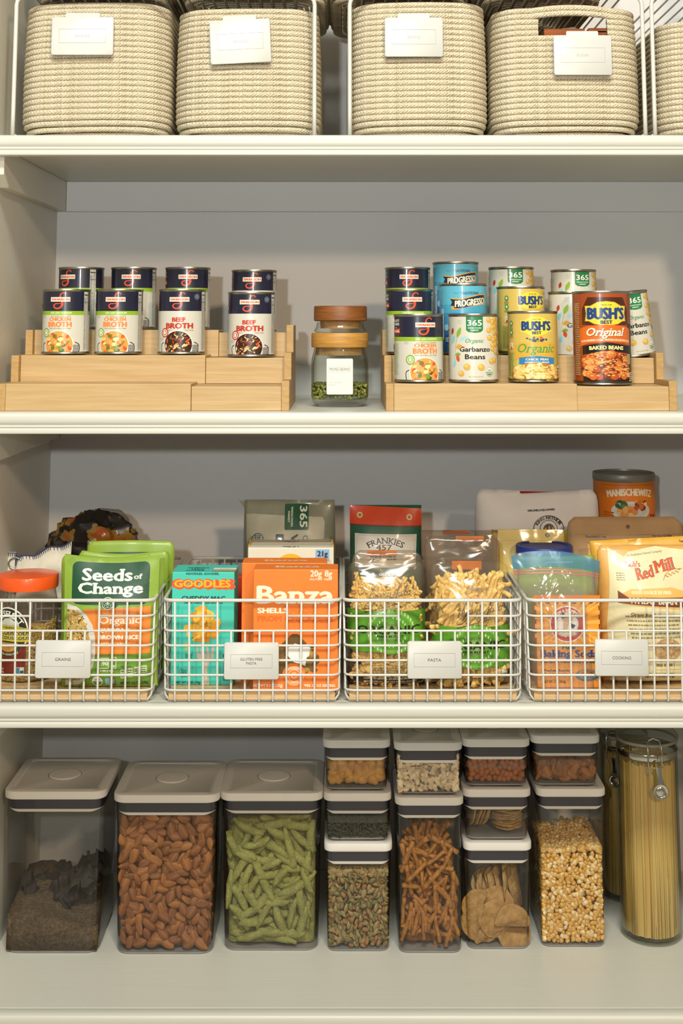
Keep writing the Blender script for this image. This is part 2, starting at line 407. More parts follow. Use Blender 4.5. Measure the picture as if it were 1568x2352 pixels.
rack('stepped_rack', 'bamboo stepped rack right of the mung bean jar, holding thirteen mixed cans', at(886, 900, .02)[0], at(1325, 900, .02)[0], at(1556, 900, .02)[0], .02, TT, .0042, 'bamboo can racks')
# ------------------------------------------------------------------ mung bean jar and the small jar on it
GLASS = film('jar_glass', (.93, .96, .94), (.55, .58, .50), .04, .65, .03, power=3.2)
x, y = on(780, 936, ZS[1]); jr = at(846, 870, y+.04)[0]-at(715, 870, y+.04)[0]; jr /= 2; jy = y+jr*.92; Z0 = ZS[1]
def zat(py, yy): return at(784, py, yy)[1]
j = empty('glass_jar', (x, jy, Z0), 'square-shouldered glass jar of green mung beans with pale wooden lid', 'jar')
h1 = zat(798, jy)-Z0
def sq(r, k=.35): return lambda z: rrect(2*r, 2*r, r*(1-k) if k else r*.999, 10, z=z)
prof = [(.80, .001, .5), (.93, .006, .3), (.995, .016, .26), (1, .03, .25), (1, h1-.026, .25), (.985, h1-.018, .22), (.93, h1-.008, .1), (.90, h1-.002, .02), (.90, h1, .02)]
MB().loft([rrect(2*jr*a, 2*jr*a, jr*a*(1-k*.6), 8, z=z) for a, z, k in prof], True, (True, False)).build('glass_body', GLASS, j)
MB().loft([rrect(2*jr*a*.955, 2*jr*a*.955, jr*a*(1-k*.6)*.95, 8, z=z) for a, z, k in [(.8, .011, .5), (.97, .018, .26), (1, .03, .25), (1, h1-.026, .25), (.93, h1-.012, .1), (.88, h1, .02)]], True, (True, False)).build('glass_inside', GLASS, j)
WL = wood('pale_wood', '#c79446', '#a87632', 30, (1, 1, 9)); WD = wood('dark_acacia', '#8f5522', '#6a3a14', 30, (1, 1, 9)); CORK = wood('cork', '#b98c58', '#946a3c', 90, (1, 1, 1))
zl = zat(766, jy)-Z0+.001; lr = jr*1.0
MB().lathe([(lr*.98, h1+.0003), (lr, h1+.002), (lr, zl-.002), (lr*.98, zl)]).build('wooden_lid', WL, j, bevel=0, ang=35)
MB().lathe([(jr*.84, h1-.012), (jr*.84, h1+.0002)]).build('cork_plug', CORK, j, ang=35)
BG = mat('mung_bean', '#7d8038', .4, var=.2, scale=90, tint='#3e4418')
m = MB(); rr_ = random.Random(3)
hb = .034
for lay in range(3):
    for i in range(190):
        t = rr_.uniform(0, 2*PI); q = jr*(.93-.07*lay); u = (rr_.uniform(-1, 1)); px_, py_ = q*math.copysign(min(abs(math.cos(t))*1.16, .985), math.cos(t)), q*math.copysign(min(abs(math.sin(t))*1.16, .985), math.sin(t))
        m.blob((px_, py_, rr_.uniform(.014, hb)), (.0027, .0023, .0023), 6, 5)
for i in range(220):
    a, q = rr_.uniform(0, 2*PI), jr*.88*math.sqrt(rr_.random()); m.blob((q*math.cos(a), q*math.sin(a), hb+rr_.uniform(-.001, .0015)), (.0027, .0023, .0023), 6, 5)
tag(m.build('mung_beans', BG, loc=(x, jy, Z0)), 'loose green mung beans filling the bottom third of the wooden-lidded jar', 'beans', kind='stuff')
P = Print(.00067)
P.rr(-30.5, 0, 30.5, 82, 3, '#dddcd4'); P.frame(-25, 51, 25, 64, .35, '#777770').text('MUNG BEANS', -23, 23, 54.3, 7, '#55544e')
P.rect(-23, 39, -12, 39.3, '#99968c').text('ALL NATURAL', -23, 6, 26, 2.6, '#99968c').text('BEANS', -23, -10, 20, 2.6, '#99968c')
zl0 = zat(906, jy-jr)-Z0; P.build('paper_label', lambda u, v: (u, -jr*1.0-.0003, zl0+v), j, su=None)
h2 = zl; j2 = empty('small_jar', (x+.001, jy, Z0+h2), 'shallow glass jar with dark wooden lid stacked on the mung bean jar', 'jar')
za = zat(738, jy)-Z0-h2
MB().lathe([(jr*.86, .0005), (jr*.93, .003), (jr*.86, za*.5), (jr*.82, za-.001)], caps=(True, False)).build('glass_body', GLASS, j2)
MB().lathe([(jr*.70, .007), (jr*.72, za)]).build('cork_plug', CORK, j2, ang=35)
zb = zat(703, jy)-Z0-h2
MB().lathe([(jr*.90, za+.0002), (jr*.935, za+.002), (jr*.935, zb-.002), (jr*.91, zb)]).build('wooden_lid', WD, j2, ang=35)
# ------------------------------------------------------------------ tin cans
STEEL = mat('tin_steel', '#b0ac9f', .33, 1.0, var=.05, scale=200)
INK = printmat(.34, .35, 'can_label_ink')
OR, CR, NV, GN = '#e8502a', '#d3cfc3', '#1f2036', '#8fb52c'
def soup(P, x, y, r, kind, ymin=0):
    P.ell(x, y, r+15, r+15, '#c9ccc4', 36, ymin).ell(x, y, r+9, r+9, '#e6e6dc', 36, ymin).ell(x, y, r, r, {'c': '#d9a050', 'b': '#3a1c10'}[kind], 32, ymin)
    if kind == 'c': P.scatter(x, y, r, r, 46, 20, ['#e9b35a', '#f0cf86', '#d8562a', '#e2702e', '#5f7d2c', '#7d9a3a', '#f2dca0', '#c98a3a', '#3f5a22', '#e6a23e'], ymin, (.4, .9))
    else: P.scatter(x, y, r, r, 70, 19, ['#d8552a', '#e8743a', '#f0dca8', '#2a1710', '#c23a20', '#e9c27a', '#402010', '#7a5a2a', '#e0602e'], ymin, (.15, .4))
def broth(kind):
    P = Print(.0001946, 5 if kind == 'c' else 6); W = 598; H = 525
    P.rect(-W, 0, W, H, CR); P.rect(-W, 355, W, H, NV)
    c1, c2 = ('#f08a4a', '#ee8340') if kind == 'c' else ('#c0402c', '#b83a28')
    if kind == 'c': P.rect(-W, 320, W, 355, GN).text('33% LESS SODIUM', -85, 92, 331, 15, '#e4ecc0', 1)
    P.stroke([(44, 500), (34, 514), (8, 508), (-2, 484), (6, 458), (14, 436), (16, 412), (4, 388), (-22, 376), (-46, 384), (-54, 402), (-40, 418), (-14, 420), (12, 424)], [9, 7, 9, 13, 16, 17, 18, 15, 12, 12, 12, 9, 6, 4], OR)
    P.rect(-85, 437, 80, 476, '#efe6d0').text('SWANSON', -77, 72, 446, 20, '#d6422a', 2.2)
    if kind == 'c':
        P.text('NATURAL GOODNESS', -78, 88, 304, 9, '#8aa050', .8)
        P.text('CHICKEN', -93, 86, 269, 31, c1, 4).text('BROTH', -102, 93, 217, 43, c1, 6).text('100% NATURAL  FAT FREE', -92, 90, 198, 9, '#8aa050', .8)
    else:
        P.text('BEEF', -58, 48, 262, 36, c1, 4.5).text('BROTH', -112, 112, 203, 46, c2, 6.5).text('100% NATURAL  GLUTEN FREE', -108, 118, 182, 9, '#b8645a', .8)
        P.text('SLOW ROASTED', -70, 60, 170, 6, '#99968c', .4); P.ring(150, 480, 26, 26, 3, '#7d8090').ell(150, 480, 18, 18, '#7d8090', 16).lines(138, 162, 488, 3, 8, 3, NV)
    bx = -10; soup(P, bx, 62, 118, kind)
    P.stroke([(-160, 0), (-165, 40), (-160, 66), (-135, 80)], 7, '#2a2c48'); P.stroke([(126, 84), (160, 66), (168, 40), (164, 0)], 7, '#2a2c48')
    k = '#86aa38' if kind == 'c' else '#b8402e'
    P.ell(-127, 165, 37, 42, k, 20).ell(-127, 165, 26, 30, '#f2f0e4', 18).ell(-127, 165, 20, 23, k, 14).rect(-137, 152, -117, 172, '#f2f0e4').poly([(-139, 172), (-115, 172), (-127, 184)], '#f2f0e4')
    P.lines(-180, -140, 315 if kind == 'c' else 120, 3, 8, 2.5, '#b4b0a4'); P.lines(110, 175, 60, 7, 9, 5, '#4a4a52')
    P.rect(205, 0, 262, H, '#d3cfc3').lines(208, 232, 470, 42, 11, 5, '#26262c'); P.rect(207, 430, 260, 436, '#26262c'); P.lines(238, 258, 480, 42, 11, 4, '#55555c')
    P.text('Nutrition', 210, 258, 490, 16, '#1a1a1a', 1.4); P.text('QUALITY', -330, -232, 480, 22, '#dcd8cc', 2).text('INGREDIENTS', -345, -232, 452, 20, '#dcd8cc', 2).text('FOR', -290, -262, 428, 10, '#dcd8cc', 1)
    P.poly([(-345, 385), (-222, 388), (-226, 412), (-222, 424), (-345, 420)], OR).text('RICH FLAVOR', -338, -232, 395, 16, '#efe6d0', 1.4)
    P.lines(-330, -235, 300, 22, 12, 5, '#a8c080' if kind == 'c' else '#b0aca0'); return P
def progresso():
    P = Print(.000165, 8); W = 720; H = 680
    P.rect(-W, 0, W, H, '#5fb4cf'); P.rect(-W, 400, W, 485, '#4ba3c6'); P.rect(-W, 0, W, 400, '#2f86b4'); P.rect(-W, 0, W, 250, '#1d5f93')
    P.text('TRADITIONAL', -95, 95, 590, 30, '#24486c', 1.5).rect(-165, 603, -108, 606, '#24486c').rect(108, 603, 165, 606, '#24486c')
    P.poly([(-190, 560), (-120, 548), (-60, 556), (80, 590), (160, 598), (190, 600), (172, 545), (185, 490), (120, 486), (20, 470), (-100, 440), (-172, 432), (-190, 440), (-176, 500)], '#e2a03a')
    P.poly([(-200, 548), (-168, 540), (-100, 536), (0, 560), (100, 584), (168, 588), (168, 500), (100, 494), (0, 470), (-80, 446), (-158, 448), (-158, 470), (-196, 476), (-180, 512)], '#1d2c40')
    P.text('PROGRESSO', -148, 162, 478, 66, '#e9e2cc', 5, arc=None and 0, wave=.12)
    P.scatter(0, 150, 180, 180, 60, 26, ['#c8502a', '#e8c070', '#8a3a1a', '#7d9a3a', '#e09040']); P.lines(-420, -340, 560, 34, 14, 7, '#b8d4e0'); P.rect(-330, 120, -290, 440, '#dde6ea').lines(-326, -294, 430, 26, 12, 6, '#1d3c60')
    P.ell(-250, 250, 30, 34, '#8fc0d8', 16).ell(-240, 130, 40, 46, '#24486c', 18).lines(-262, -218, 145, 4, 12, 6, '#c8dce6'); return P
def leaf(P, x, y, l, w_, a, col, vein='#6f9a30'):
    c, q = math.cos(a), math.sin(a); pts = [(t*l, math.sin(t*PI)**.8*w_*sg) for t, sg in [(i/8, 1) for i in range(9)]+[(i/8, -1) for i in range(7, 0, -1)]]
    P.poly([(x+u*c-v*q, y+u*q+v*c) for u, v in pts], col); P.stroke([(x, y), (x+l*c, y+l*q)], 1.6, vein, False)
def chickpea(P, x, y, r): P.ell(x+4, y-4, r, r*.92, '#cfae70', 14).ell(x, y, r, r*.92, '#dda93f', 14).ell(x-r*.2, y+r*.2, r*.55, r*.5, '#ecc262', 12).ell(x-r*.3, y+r*.35, r*.2, r*.16, '#f6dc96', 8)
def garbanzo():
    P = Print(.0001522, 9); W = 765; H = 675
    P.rect(-W, 0, W, H, '#d3cfc1')
    P.poly([(-85, H), (-85, 530), (-60, 508), (0, 500), (60, 508), (85, 530), (85, H)], '#1f7a48').text('365', -70, 72, 578, 62, '#f0eee0', 3, serif=True).text('WHOLE FOODS', -68, 68, 546, 14, '#e2ecd8', 1).text('MARKET', -38, 40, 522, 13, '#e2ecd8', 1)
    P.lines(-180, -125, 640, 4, 14, 4, '#a8b8a0'); P.text('Organic', -92, 92, 395, 44, '#3e8a5c', 1.5, shear=.35)
    P.text('Garbanzo', -155, 160, 300, 52, '#27201c', 4).text('Beans', -97, 103, 220, 52, '#27201c', 4)
    P.stroke([(-225, 200), (-215, 330), (-185, 450), (-150, 560)], 4, '#7d9a4a')
    leaf(P, -190, 450, 120, 24, 1.15, '#8fb43a'); leaf(P, -150, 420, 90, 18, .5, '#9fd4dc', '#9fd4dc'); leaf(P, -205, 340, 80, 26, .3, '#e0a040', '#b87a28'); leaf(P, -215, 260, 70, 22, .2, '#7da43a'); leaf(P, -190, 265, 80, 22, -1.3, '#d4502e', '#a83820'); leaf(P, -265, 480, 80, 20, 1.3, '#b83a2e', '#902a20'); leaf(P, -260, 380, 100, 24, 1.2, '#8ccbd8', '#8ccbd8'); leaf(P, -235, 130, 90, 20, 1.3, '#8ccbd8', '#8ccbd8')
    for a, b, r in ((150, 640, 30), (205, 620, 34), (245, 650, 32), (200, 560, 30), (240, 570, 30), (280, 600, 34), (150, 530, 30), (225, 500, 28), (265, 520, 30), (160, 450, 32), (215, 430, 30), (255, 450, 30), (200, 370, 32), (245, 380, 28), (250, 300, 30), (180, 200, 32), (225, 210, 28), (-80, 140, 34), (60, 135, 34), (-140, 70, 30), (190, 330, 24), (300, 500, 30), (300, 400, 30), (310, 280, 30)): chickpea(P, a, b, r)
    P.ell(150, 85, 42, 45, '#f4f2e6', 24).ring(150, 85, 42, 45, 3, '#a86a3a').ell(150, 85, 36, 38, '#3e8a4c', 22, None, 85).text('USDA', 127, 173, 92, 18, '#3e6a4c', 1).text('ORGANIC', 122, 178, 66, 11, '#f4f2e6', .8)
    P.lines(-60, 95, 45, 1, 14, 12, '#cfc8b4'); P.lines(300, 700, 600, 30, 18, 7, '#b8b4a0'); P.lines(-700, -330, 600, 30, 18, 7, '#b8b4a0'); return P
def sign(P, x, y, w_, h, edge, fill):        # bracket shaped plaque
    def pl(k): return [(x-w_*k, y-h*.62*k), (x-w_*.8*k, y-h*.62*k), (x-w_*.55*k, y-h*.85*k), (x, y-h*k), (x+w_*.55*k, y-h*.85*k), (x+w_*.8*k, y-h*.62*k), (x+w_*k, y-h*.62*k), (x+w_*.94*k, y), (x+w_*k, y+h*.62*k), (x+w_*.72*k, y+h*.62*k), (x+w_*.4*k, y+h*.92*k), (x, y+h*k), (x-w_*.4*k, y+h*.92*k), (x-w_*.72*k, y+h*.62*k), (x-w_*k, y+h*.62*k), (x-w_*.94*k, y)]
    if edge: P.poly(pl(1.04), edge)
    P.poly(pl(1), fill)
def beanpile(P, x0, x1, y0, y1, r, cols, n, top=None):
    for i in range(n):
        x, y = P.R.uniform(x0, x1), y1-(y1-y0)*(i/n)**.9
        if top: y = min(y, y1-top*((x-(x0+x1)/2)/((x1-x0)/2))**2)
        c = P.R.choice(cols); q = r*P.R.uniform(.85, 1.15); P.ell(x+2, y-3, q*1.05, q*.85, cols[-1], 12, step=.3).ell(x, y, q, q*.8, c, 12, step=.3).ell(x-q*.25, y+q*.3, q*.4, q*.22, cols[0], 8, step=.2)
def bushorg():
    P = Print(.000185, 10); W = 640; H = 575
    P.rect(-W, 0, W, H, '#d2b55c'); P.poly([(-W, 0), (W, 0), (W, 240), (-W, 240)], '#c3b350')
    for k in range(26): x = -320+k*25; P.stroke([(x, 0), (x+20*math.sin(k), 120), (x+30*math.sin(k*2.3), 230)], 4, '#d8cf7c')
    sign(P, 0, 465, 135, 84, None, '#e9d53c'); P.text("BUSH'S", -120, 122, 430, 78, '#1f3f7c', 9).text('BEST', -36, 38, 396, 24, '#1c2c58', 3).text('SINCE 1908', -36, 34, 522, 8, '#4a4420', .6)
    P.scatter(0, 352, 95, 24, 22, 15, ['#3a7a3a', '#2a3f7c', '#d8502a', '#e09a3a', '#5a3a5a', '#7da43a'])
    P.poly([(-190, 300), (-150, 316), (0, 326), (150, 316), (195, 300), (195, 200), (150, 190), (0, 200), (-150, 186), (-190, 170)], '#d8a93c'); P.text('Organic', -160, 165, 236, 78, '#4c9a4c', 2, shear=.3, serif=True)
    P.poly([(-150, 192), (0, 206), (165, 190), (160, 120), (-150, 120)], '#3480b8').text('CHICK PEAS', -92, 98, 168, 18, '#e8ecd8', 1.6).text('GARBANZO BEANS', -100, 104, 146, 12, '#e8ecd8', 1.2)
    P.ell(0, 30, 235, 120, '#b87848', 30, 0); beanpile(P, -205, 215, 15, 128, 27, ['#f6e0a0', '#eec265', '#e4ae4c', '#f0cc78', '#b8823a'], 110, 40)
    P.rect(-W, 0, W, 8, '#6a5a2a')
    for yy in (490, 410): P.ell(-230, yy, 20, 24, '#3e8a4c', 16).ell(-230, yy, 9, 11, '#e0e8b0', 10)
    P.lines(-255, -205, 460, 3, 10, 5, '#6a7a30').lines(-255, -205, 380, 2, 10, 5, '#6a7a30').rect(-250, 270, -208, 320, '#ece6cc').lines(-246, -212, 314, 4, 9, 4, '#a8642e').ell(-229, 278, 10, 12, '#c23a2a', 10)
    P.lines(-280, -200, 230, 16, 13, 5, '#6a6a38'); P.ell(222, 100, 20, 24, '#e8e4d0', 14).ell(222, 100, 17, 20, '#3e7a4c', 12, None, 100); return P
def bushbig():
    P = Print(.00019, 11); W = 730; H = 730
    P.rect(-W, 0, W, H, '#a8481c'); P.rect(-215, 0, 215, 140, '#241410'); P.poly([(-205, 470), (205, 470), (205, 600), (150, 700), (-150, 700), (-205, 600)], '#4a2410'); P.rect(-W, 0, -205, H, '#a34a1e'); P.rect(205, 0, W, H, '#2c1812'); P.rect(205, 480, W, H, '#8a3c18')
    sign(P, 0, 565, 172, 100, '#b8862e', '#e6cf3c'); P.text("BUSH'S", -150, 152, 520, 92, '#1f3f80', 11).text('BEST', -46, 46, 480, 28, '#1c2c58', 3.5).text('SINCE 1908', -42, 44, 632, 9, '#4a4420', .6)
    P.poly([(-235, 440), (-150, 462), (0, 474), (150, 462), (235, 440), (235, 300), (150, 325), (0, 334), (-150, 322), (-235, 292)], '#dd6a22')
    P.text('Original', -158, 164, 378, 66, '#7a2a10', 4, shear=.3, serif=True).text('Original', -162, 160, 382, 66, '#efe4cc', 4, shear=.3, serif=True); P.text('SLOW-SIMMERED CLASSIC WITH BACON & BROWN SUGAR', -215, 225, 342, 16, '#f0dcc0', 1.2, arc=1600)
    P.poly([(-205, 298), (0, 330), (205, 298), (205, 235), (0, 262), (-205, 225)], '#1c1510').text('BAKED BEANS', -140, 140, 272, 30, '#eadf9c', 3.2, arc=1500)
    P.ell(0, 105, 222, 95, '#39342e', 34).ell(0, 130, 205, 100, '#7a3414', 34); beanpile(P, -190, 195, 45, 245, 29, ['#f0a860', '#cf6a2a', '#b9521e', '#dc8038', '#6a2a10'], 150, 70)
    P.rect(-W, 0, W, 10, '#3a2a1c'); P.lines(-290, -225, 650, 40, 15, 8, '#c8a878'); P.rect(180, 150, 225, 230, '#b8a878').lines(184, 221, 222, 6, 12, 5, '#6a5a3a').lines(205, 300, 80, 5, 16, 8, '#e0d8c0'); return P
KINDS = {}
def can_proto(kind):
    if kind in KINDS: return KINDS[kind]
    P, r, h = {'chicken': lambda: (broth('c'), .037, .1025), 'beef': lambda: (broth('b'), .037, .1025), 'progresso': lambda: (progresso(), .0378, .1115),
               'garbanzo': lambda: (garbanzo(), .037, .103), 'bushorg': lambda: (bushorg(), .0375, .107), 'bushbig': lambda: (bushbig(), .0435, .1415)}[kind]()
    rim = .0036; b = rim+.0006
    H = max(v for p, _, _ in P.P for _, v in p)
    m = MB().lathe([(r*.90, .0012), (r*.985, .0012), (r+.0007, .0006), (r+.0012, .002), (r+.0006, rim), (r-.0006, rim+.001), (r-.0006, h-rim-.001), (r+.0006, h-rim), (r+.0013, h-.0018), (r+.0008, h-.0002), (r-.0006, h-.0002), (r-.002, h-.0035), (r*.88, h-.004), (r*.84, h-.003), (r*.4, h-.003)])
    body = m.build('tin_body', STEEL, ang=60)
    sc_ = (h-2*b)/H
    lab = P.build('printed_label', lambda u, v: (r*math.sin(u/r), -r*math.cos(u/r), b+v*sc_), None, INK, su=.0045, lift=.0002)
    for o in (body, lab): COL.objects.unlink(o)
    KINDS[kind] = (body, lab, r, h); return KINDS[kind]
def can(kind, px, pyb, y, z, rot, label, group, tilt=0):
    body, lab, r, h = can_proto(kind); x = at(px, pyb, y)[0]
    e = empty('soup_can' if kind in ('chicken', 'beef', 'progresso') else 'bean_can', (x, y+r, z), label, 'can', group, math.radians(rot))
    e.rotation_euler[1] = math.radians(tilt)
    for o in (body, lab): c = o.copy(); COL.objects.link(c); c.parent = e
T1, T2, T3 = .001+TT[0], .001+TT[1], .001+TT[2]
Y1, Y2, Y3 = .033, .120, .2105
for row, y, z in (
  ((('chicken', 139, 4, 'chicken broth can, front row, first from the side wall'), ('chicken', 263, 6, 'chicken broth can, front row, second from the side wall'),
    ('beef', 410, 5, 'beef broth can, front row, beside the chicken broth cans'), ('beef', 573, 2, 'beef broth can, front row, nearest the mung bean jar')), Y2, T2),
  ((('chicken', 173, -22, 'broth can behind the first chicken broth can, nutrition panel showing'), ('chicken', 296, 8, 'broth can behind the second chicken broth can'),
    ('chicken', 423, 12, 'broth can behind the left of the two beef broth cans'), ('beef', 579, 1, 'broth can with round stamp behind the beef can nearest the jar')), Y3, T3)):
    for i, (k, px, rot, lb) in enumerate(row):
        d = .0042 if (px > 480) else 0
        can(k, px, 800, y+(.005 if d else 0), z-d, rot+(px-784)*.012, 'navy and white '+lb, 'broth cans on the left rack')
G2 = 'cans on the right rack'
can('chicken', 965, 870, Y1, T1, 15, 'navy and white chicken broth can in front row beside garbanzo can', G2)
can('garbanzo', 1093, 870, Y1, T1, -2, 'cream garbanzo bean can with green banner, front row center', G2)
can('bushorg', 1233, 870, Y1, T1, 1, 'yellow organic chick pea can, front row of the right rack', G2)
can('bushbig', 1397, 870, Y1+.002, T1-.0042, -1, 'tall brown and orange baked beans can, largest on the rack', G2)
can('chicken', 943, 805, Y2, T2, 6, 'navy and white broth can, middle row, behind front chicken broth can', G2)
can('progresso', 1070, 805, Y2, T2, 12, 'blue soup can, middle row, behind the garbanzo can', G2)
can('bushorg', 1205, 805, Y2, T2, 22, 'yellow chick pea can, middle row, behind the front yellow can', G2)
can('garbanzo', 1325, 805, Y2, T2-.0042, 14, 'cream garbanzo can, middle row, half hidden behind the baked beans can', G2)
can('chicken', 939, 757, Y3, T3, 2, 'navy broth can at the back, left end of the right rack', G2)
can('progresso', 1052, 757, Y3, T3, 12, 'blue soup can in the back row beside the navy can', G2)
can('garbanzo', 1182, 757, Y3, T3, 4, 'cream garbanzo can in the back row beside the blue can', G2)
can('garbanzo', 1328, 757, Y3, T3-.0042, 14, 'cream garbanzo can in the back row, farthest right', G2)
can('garbanzo', 1462, 805, Y2+.012, T2-.0035, 14, 'cream garbanzo can leaning over beside the baked beans can', G2, -7)
# ------------------------------------------------------------------ rope baskets and wire risers on the top shelf
def ropemat(name, c1, c2, dark):
    m = mat(name, c1, .85, var=0, scale=45, tint=c2, spec=.15); nt = m.node_tree; N = nt.nodes; L = nt.links; B = N['Principled BSDF']
    base = B.inputs['Base Color'].links[0].from_socket
    uv = N.new('ShaderNodeUVMap'); uv.uv_map = 'UVMap'; sp = N.new('ShaderNodeSeparateXYZ'); L.new(uv.outputs[0], sp.inputs[0])
    def M(op, a, b=None, c=None):
        n = N.new('ShaderNodeMath'); n.operation = op
        for i, v in enumerate((a, b, c)):
            if v is None: continue
            if isinstance(v, (int, float)): n.inputs[i].default_value = v
            else: L.new(v, n.inputs[i])
        return n.outputs[0]
    # v runs 0..1 round the rope; fold so the braid makes chevrons meeting along two lines
    fold = M('PINGPONG', sp.outputs[1], .25); ph = M('ADD', M('MULTIPLY', sp.outputs[0], 190.0), M('MULTIPLY', fold, 6.5))
    nz = N.new('ShaderNodeTexNoise'); nz.inputs['Scale'].default_value = 260; tc = N.new('ShaderNodeTexCoord'); L.new(tc.outputs['Object'], nz.inputs['Vector'])
    ph = M('ADD', ph, M('MULTIPLY', nz.outputs[0], 1.1)); st_ = M('SINE', M('MULTIPLY', ph, 6.2832))
    gap = M('GREATER_THAN', M('MULTIPLY', st_, -1), .72); n2 = N.new('ShaderNodeTexNoise'); n2.inputs['Scale'].default_value = 420; L.new(tc.outputs['Object'], n2.inputs['Vector'])
    fl = M('MULTIPLY', gap, M('GREATER_THAN', n2.outputs[0], .52))
    mx = N.new('ShaderNodeMix'); mx.data_type = 'RGBA'; L.new(M('MULTIPLY', fl, .75), mx.inputs[0]); L.new(base, mx.inputs[6]); mx.inputs[7].default_value = (*rgb(dark), 1)
    L.new(mx.outputs[2], B.inputs['Base Color'])
    bp = N.new('ShaderNodeBump'); bp.inputs['Strength'].default_value = .55; bp.inputs['Distance'].default_value = .0012; L.new(st_, bp.inputs['Height']); L.new(bp.outputs[0], B.inputs['Normal']); return m
ROPE = ropemat('rope_cream', '#ded2ba', '#cfc3a8', '#7a6440'); ROPEG = ropemat('rope_grey', '#c4b59a', '#a3957e', '#4a3e30')
def ringpath(w_, d, r, n=26, wob=0, gap=None, arch=0, sh=0):
    """rounded rectangle starting at the middle of the front, x right; gap = half width left open"""
    P = []; g = gap or 0
    def seg(a, b, k): return [(a[0]+(b[0]-a[0])*i/k, a[1]+(b[1]-a[1])*i/k) for i in range(k)]
    x, y = w_/2, d/2
    P += seg((g+sh, -y), (x-r, -y), n)
    for cx, cy, a0 in ((x-r, -y+r, -90), (x-r, y-r, 0), (-x+r, y-r, 90), (-x+r, -y+r, 180)):
        P += [(cx+r*math.cos(math.radians(a0+90*i/8)), cy+r*math.sin(math.radians(a0+90*i/8))) for i in range(8)]
        P += {0: [], -90: seg((x, -y+r), (x, y-r), n)}.get(a0, []) if a0 in (0, -90) else []
        if a0 == 0: P += seg((x-r, y), (-x+r, y), n)
        if a0 == 90: P += seg((-x, y-r), (-x, -y+r), n)
    P += seg((-x+r, -y), (-g+sh, -y), n)
    if gap: P.append((-g+sh, -y))
    out = []
    for px, py in P:
        b = .006*math.cos(PI*px/w_)*(-1 if py < 0 else 1)
        z = wob*math.sin(px*17+1)+wob*.6*math.sin(py*23)
        if arch and py < -y*.9: z += arch*max(0, 1-(abs(px-sh)/(.065))**2)
        out.append((px, py+b*(abs(py) > y*.95), z))
    return out
def rope(path, r, closed=True, n=10):
    m = MB().tube(path, r, n, closed); me = bpy.data.meshes.new('rope_coil'); me.from_pydata(m.v, [], m.f)
    uvl = me.uv_layers.new(name='UVMap'); k = len(path); L_ = [0]
    for i in range(1, k+1): L_.append(L_[-1]+(Vector(path[i % k])-Vector(path[i-1])).length)
    nf = len(m.f)
    for fi, p in enumerate(me.polygons):
        i, q = divmod(fi, n)
        if i >= (k if closed else k-1): continue
        us = (L_[i], L_[i], L_[min(i+1, k)], L_[min(i+1, k)]); vs = (q/n, (q+1)/n, (q+1)/n, q/n)
        for li, u, v in zip(p.loop_indices, us, vs): uvl.data[li].uv = (u, v)
    bm = bmesh.new(); bm.from_mesh(me); bmesh.ops.recalc_face_normals(bm, faces=bm.faces[:]); bm.to_mesh(me); bm.free()
    me.shade_smooth(); return me
def ropebasket(label, cx, cy, z0, w_, d, nc, m, hole=None, bottom=False, group='rope baskets', wob=.0012, lean=0, pitch=.0088):
    e = empty('rope_basket', (cx, cy, z0), label, 'basket', group); rr = pitch*.515
    base = rope(ringpath(w_, d, .042, wob=wob), rr); base.materials.append(m)
    def put(me, z, sx=1, sy=1, x=0):
        o = bpy.data.objects.new('rope_coil', me); COL.objects.link(o); o.parent = e; o.location = (x, 0, z); o.scale = (sx, sy, 1); return o
    for k in range(nc):
        t = k/(nc-1); s_ = 1+.012*math.sin(t*2.6)-.03*t*t; s_ -= {0: .10, 1: .045, 2: .015}.get(k, 0)
        z = rr+k*pitch
        if hole is not None and k in (nc-3, nc-4, nc-5):
            me = rope([(x+hole*0, y, z_) for x, y, z_ in ringpath(w_, d, .042, gap=.054, sh=.008)], rr, False); me.materials.append(m); put(me, z, s_, s_)
        elif hole is not None and k in (nc-1, nc-2):
            me = rope(ringpath(w_, d, .042, arch=.005, sh=.008), rr); me.materials.append(m); put(me, z, s_, s_)
        else: put(base, z, s_, s_)
    f = MB().box(-w_/2+.03, w_/2-.03, -d/2+.03, d/2-.03, .001, .004) if not bottom else None
    if f: f.build('basket_floor', m, e, smooth=False)
    if bottom:
        for k in range(1, 14):
            q = 1-.075*k
            if q <= .06: break
            put(base, rr*.9, q, q)
    return e
def riser(x0, x1, label, yf=.022, yb=.43, zt=.511):
    z0 = ZS[0]+.0035; e = empty('wire_riser', ((x0+x1)/2, (yf+yb)/2, z0), label, 'shelf riser', 'wire risers over the rope baskets'); W = (x1-x0)/2; r = .0033; D = (yb-yf)/2; H = zt-z0
    for y in (-D, D):
        P = [(-W, y, 0)]+[(-W, y, H*i/6) for i in range(1, 6)]+[(-W, y, H-.018)]+[(-W+.016-.016*math.cos(a), y, H-.018+.016*math.sin(a)) for a in (.4, .8, 1.2)]+[(-W+.016, y, H-.002)]
        P += [(-p[0], p[1], p[2]) for p in P[::-1]]; MB().tube(P, r, 8).build('leg_frame', WIRE, e)
    n = int((2*W-.02)/.0185)
    for k in range(n):
        x = -W+.02+k*.0185; o = MB().tube([(0, -D-.002, 0), (0, -D+.01, 0), (0, D, 0)], .0017, 6).build('grid_wire', WIRE, e) if k == 0 else first.copy()
        if k == 0: first = o
        else: COL.objects.link(o)
        o.location = (x, 0, H+.003)
    for x in (-W, W): MB().tube([(x, -D, 0), (x, D, 0)], r*.9, 8).build('foot_rail', WIRE, e)
WIRE = mat('white_coated_wire', '#cfcec8', .35, var=.01, scale=20, coat=.2)
def xa(px, y, z=.4): return (px-784)/FPX*((y+CAMD)*_c+z*_s)
ZT = ZS[0]+.0005
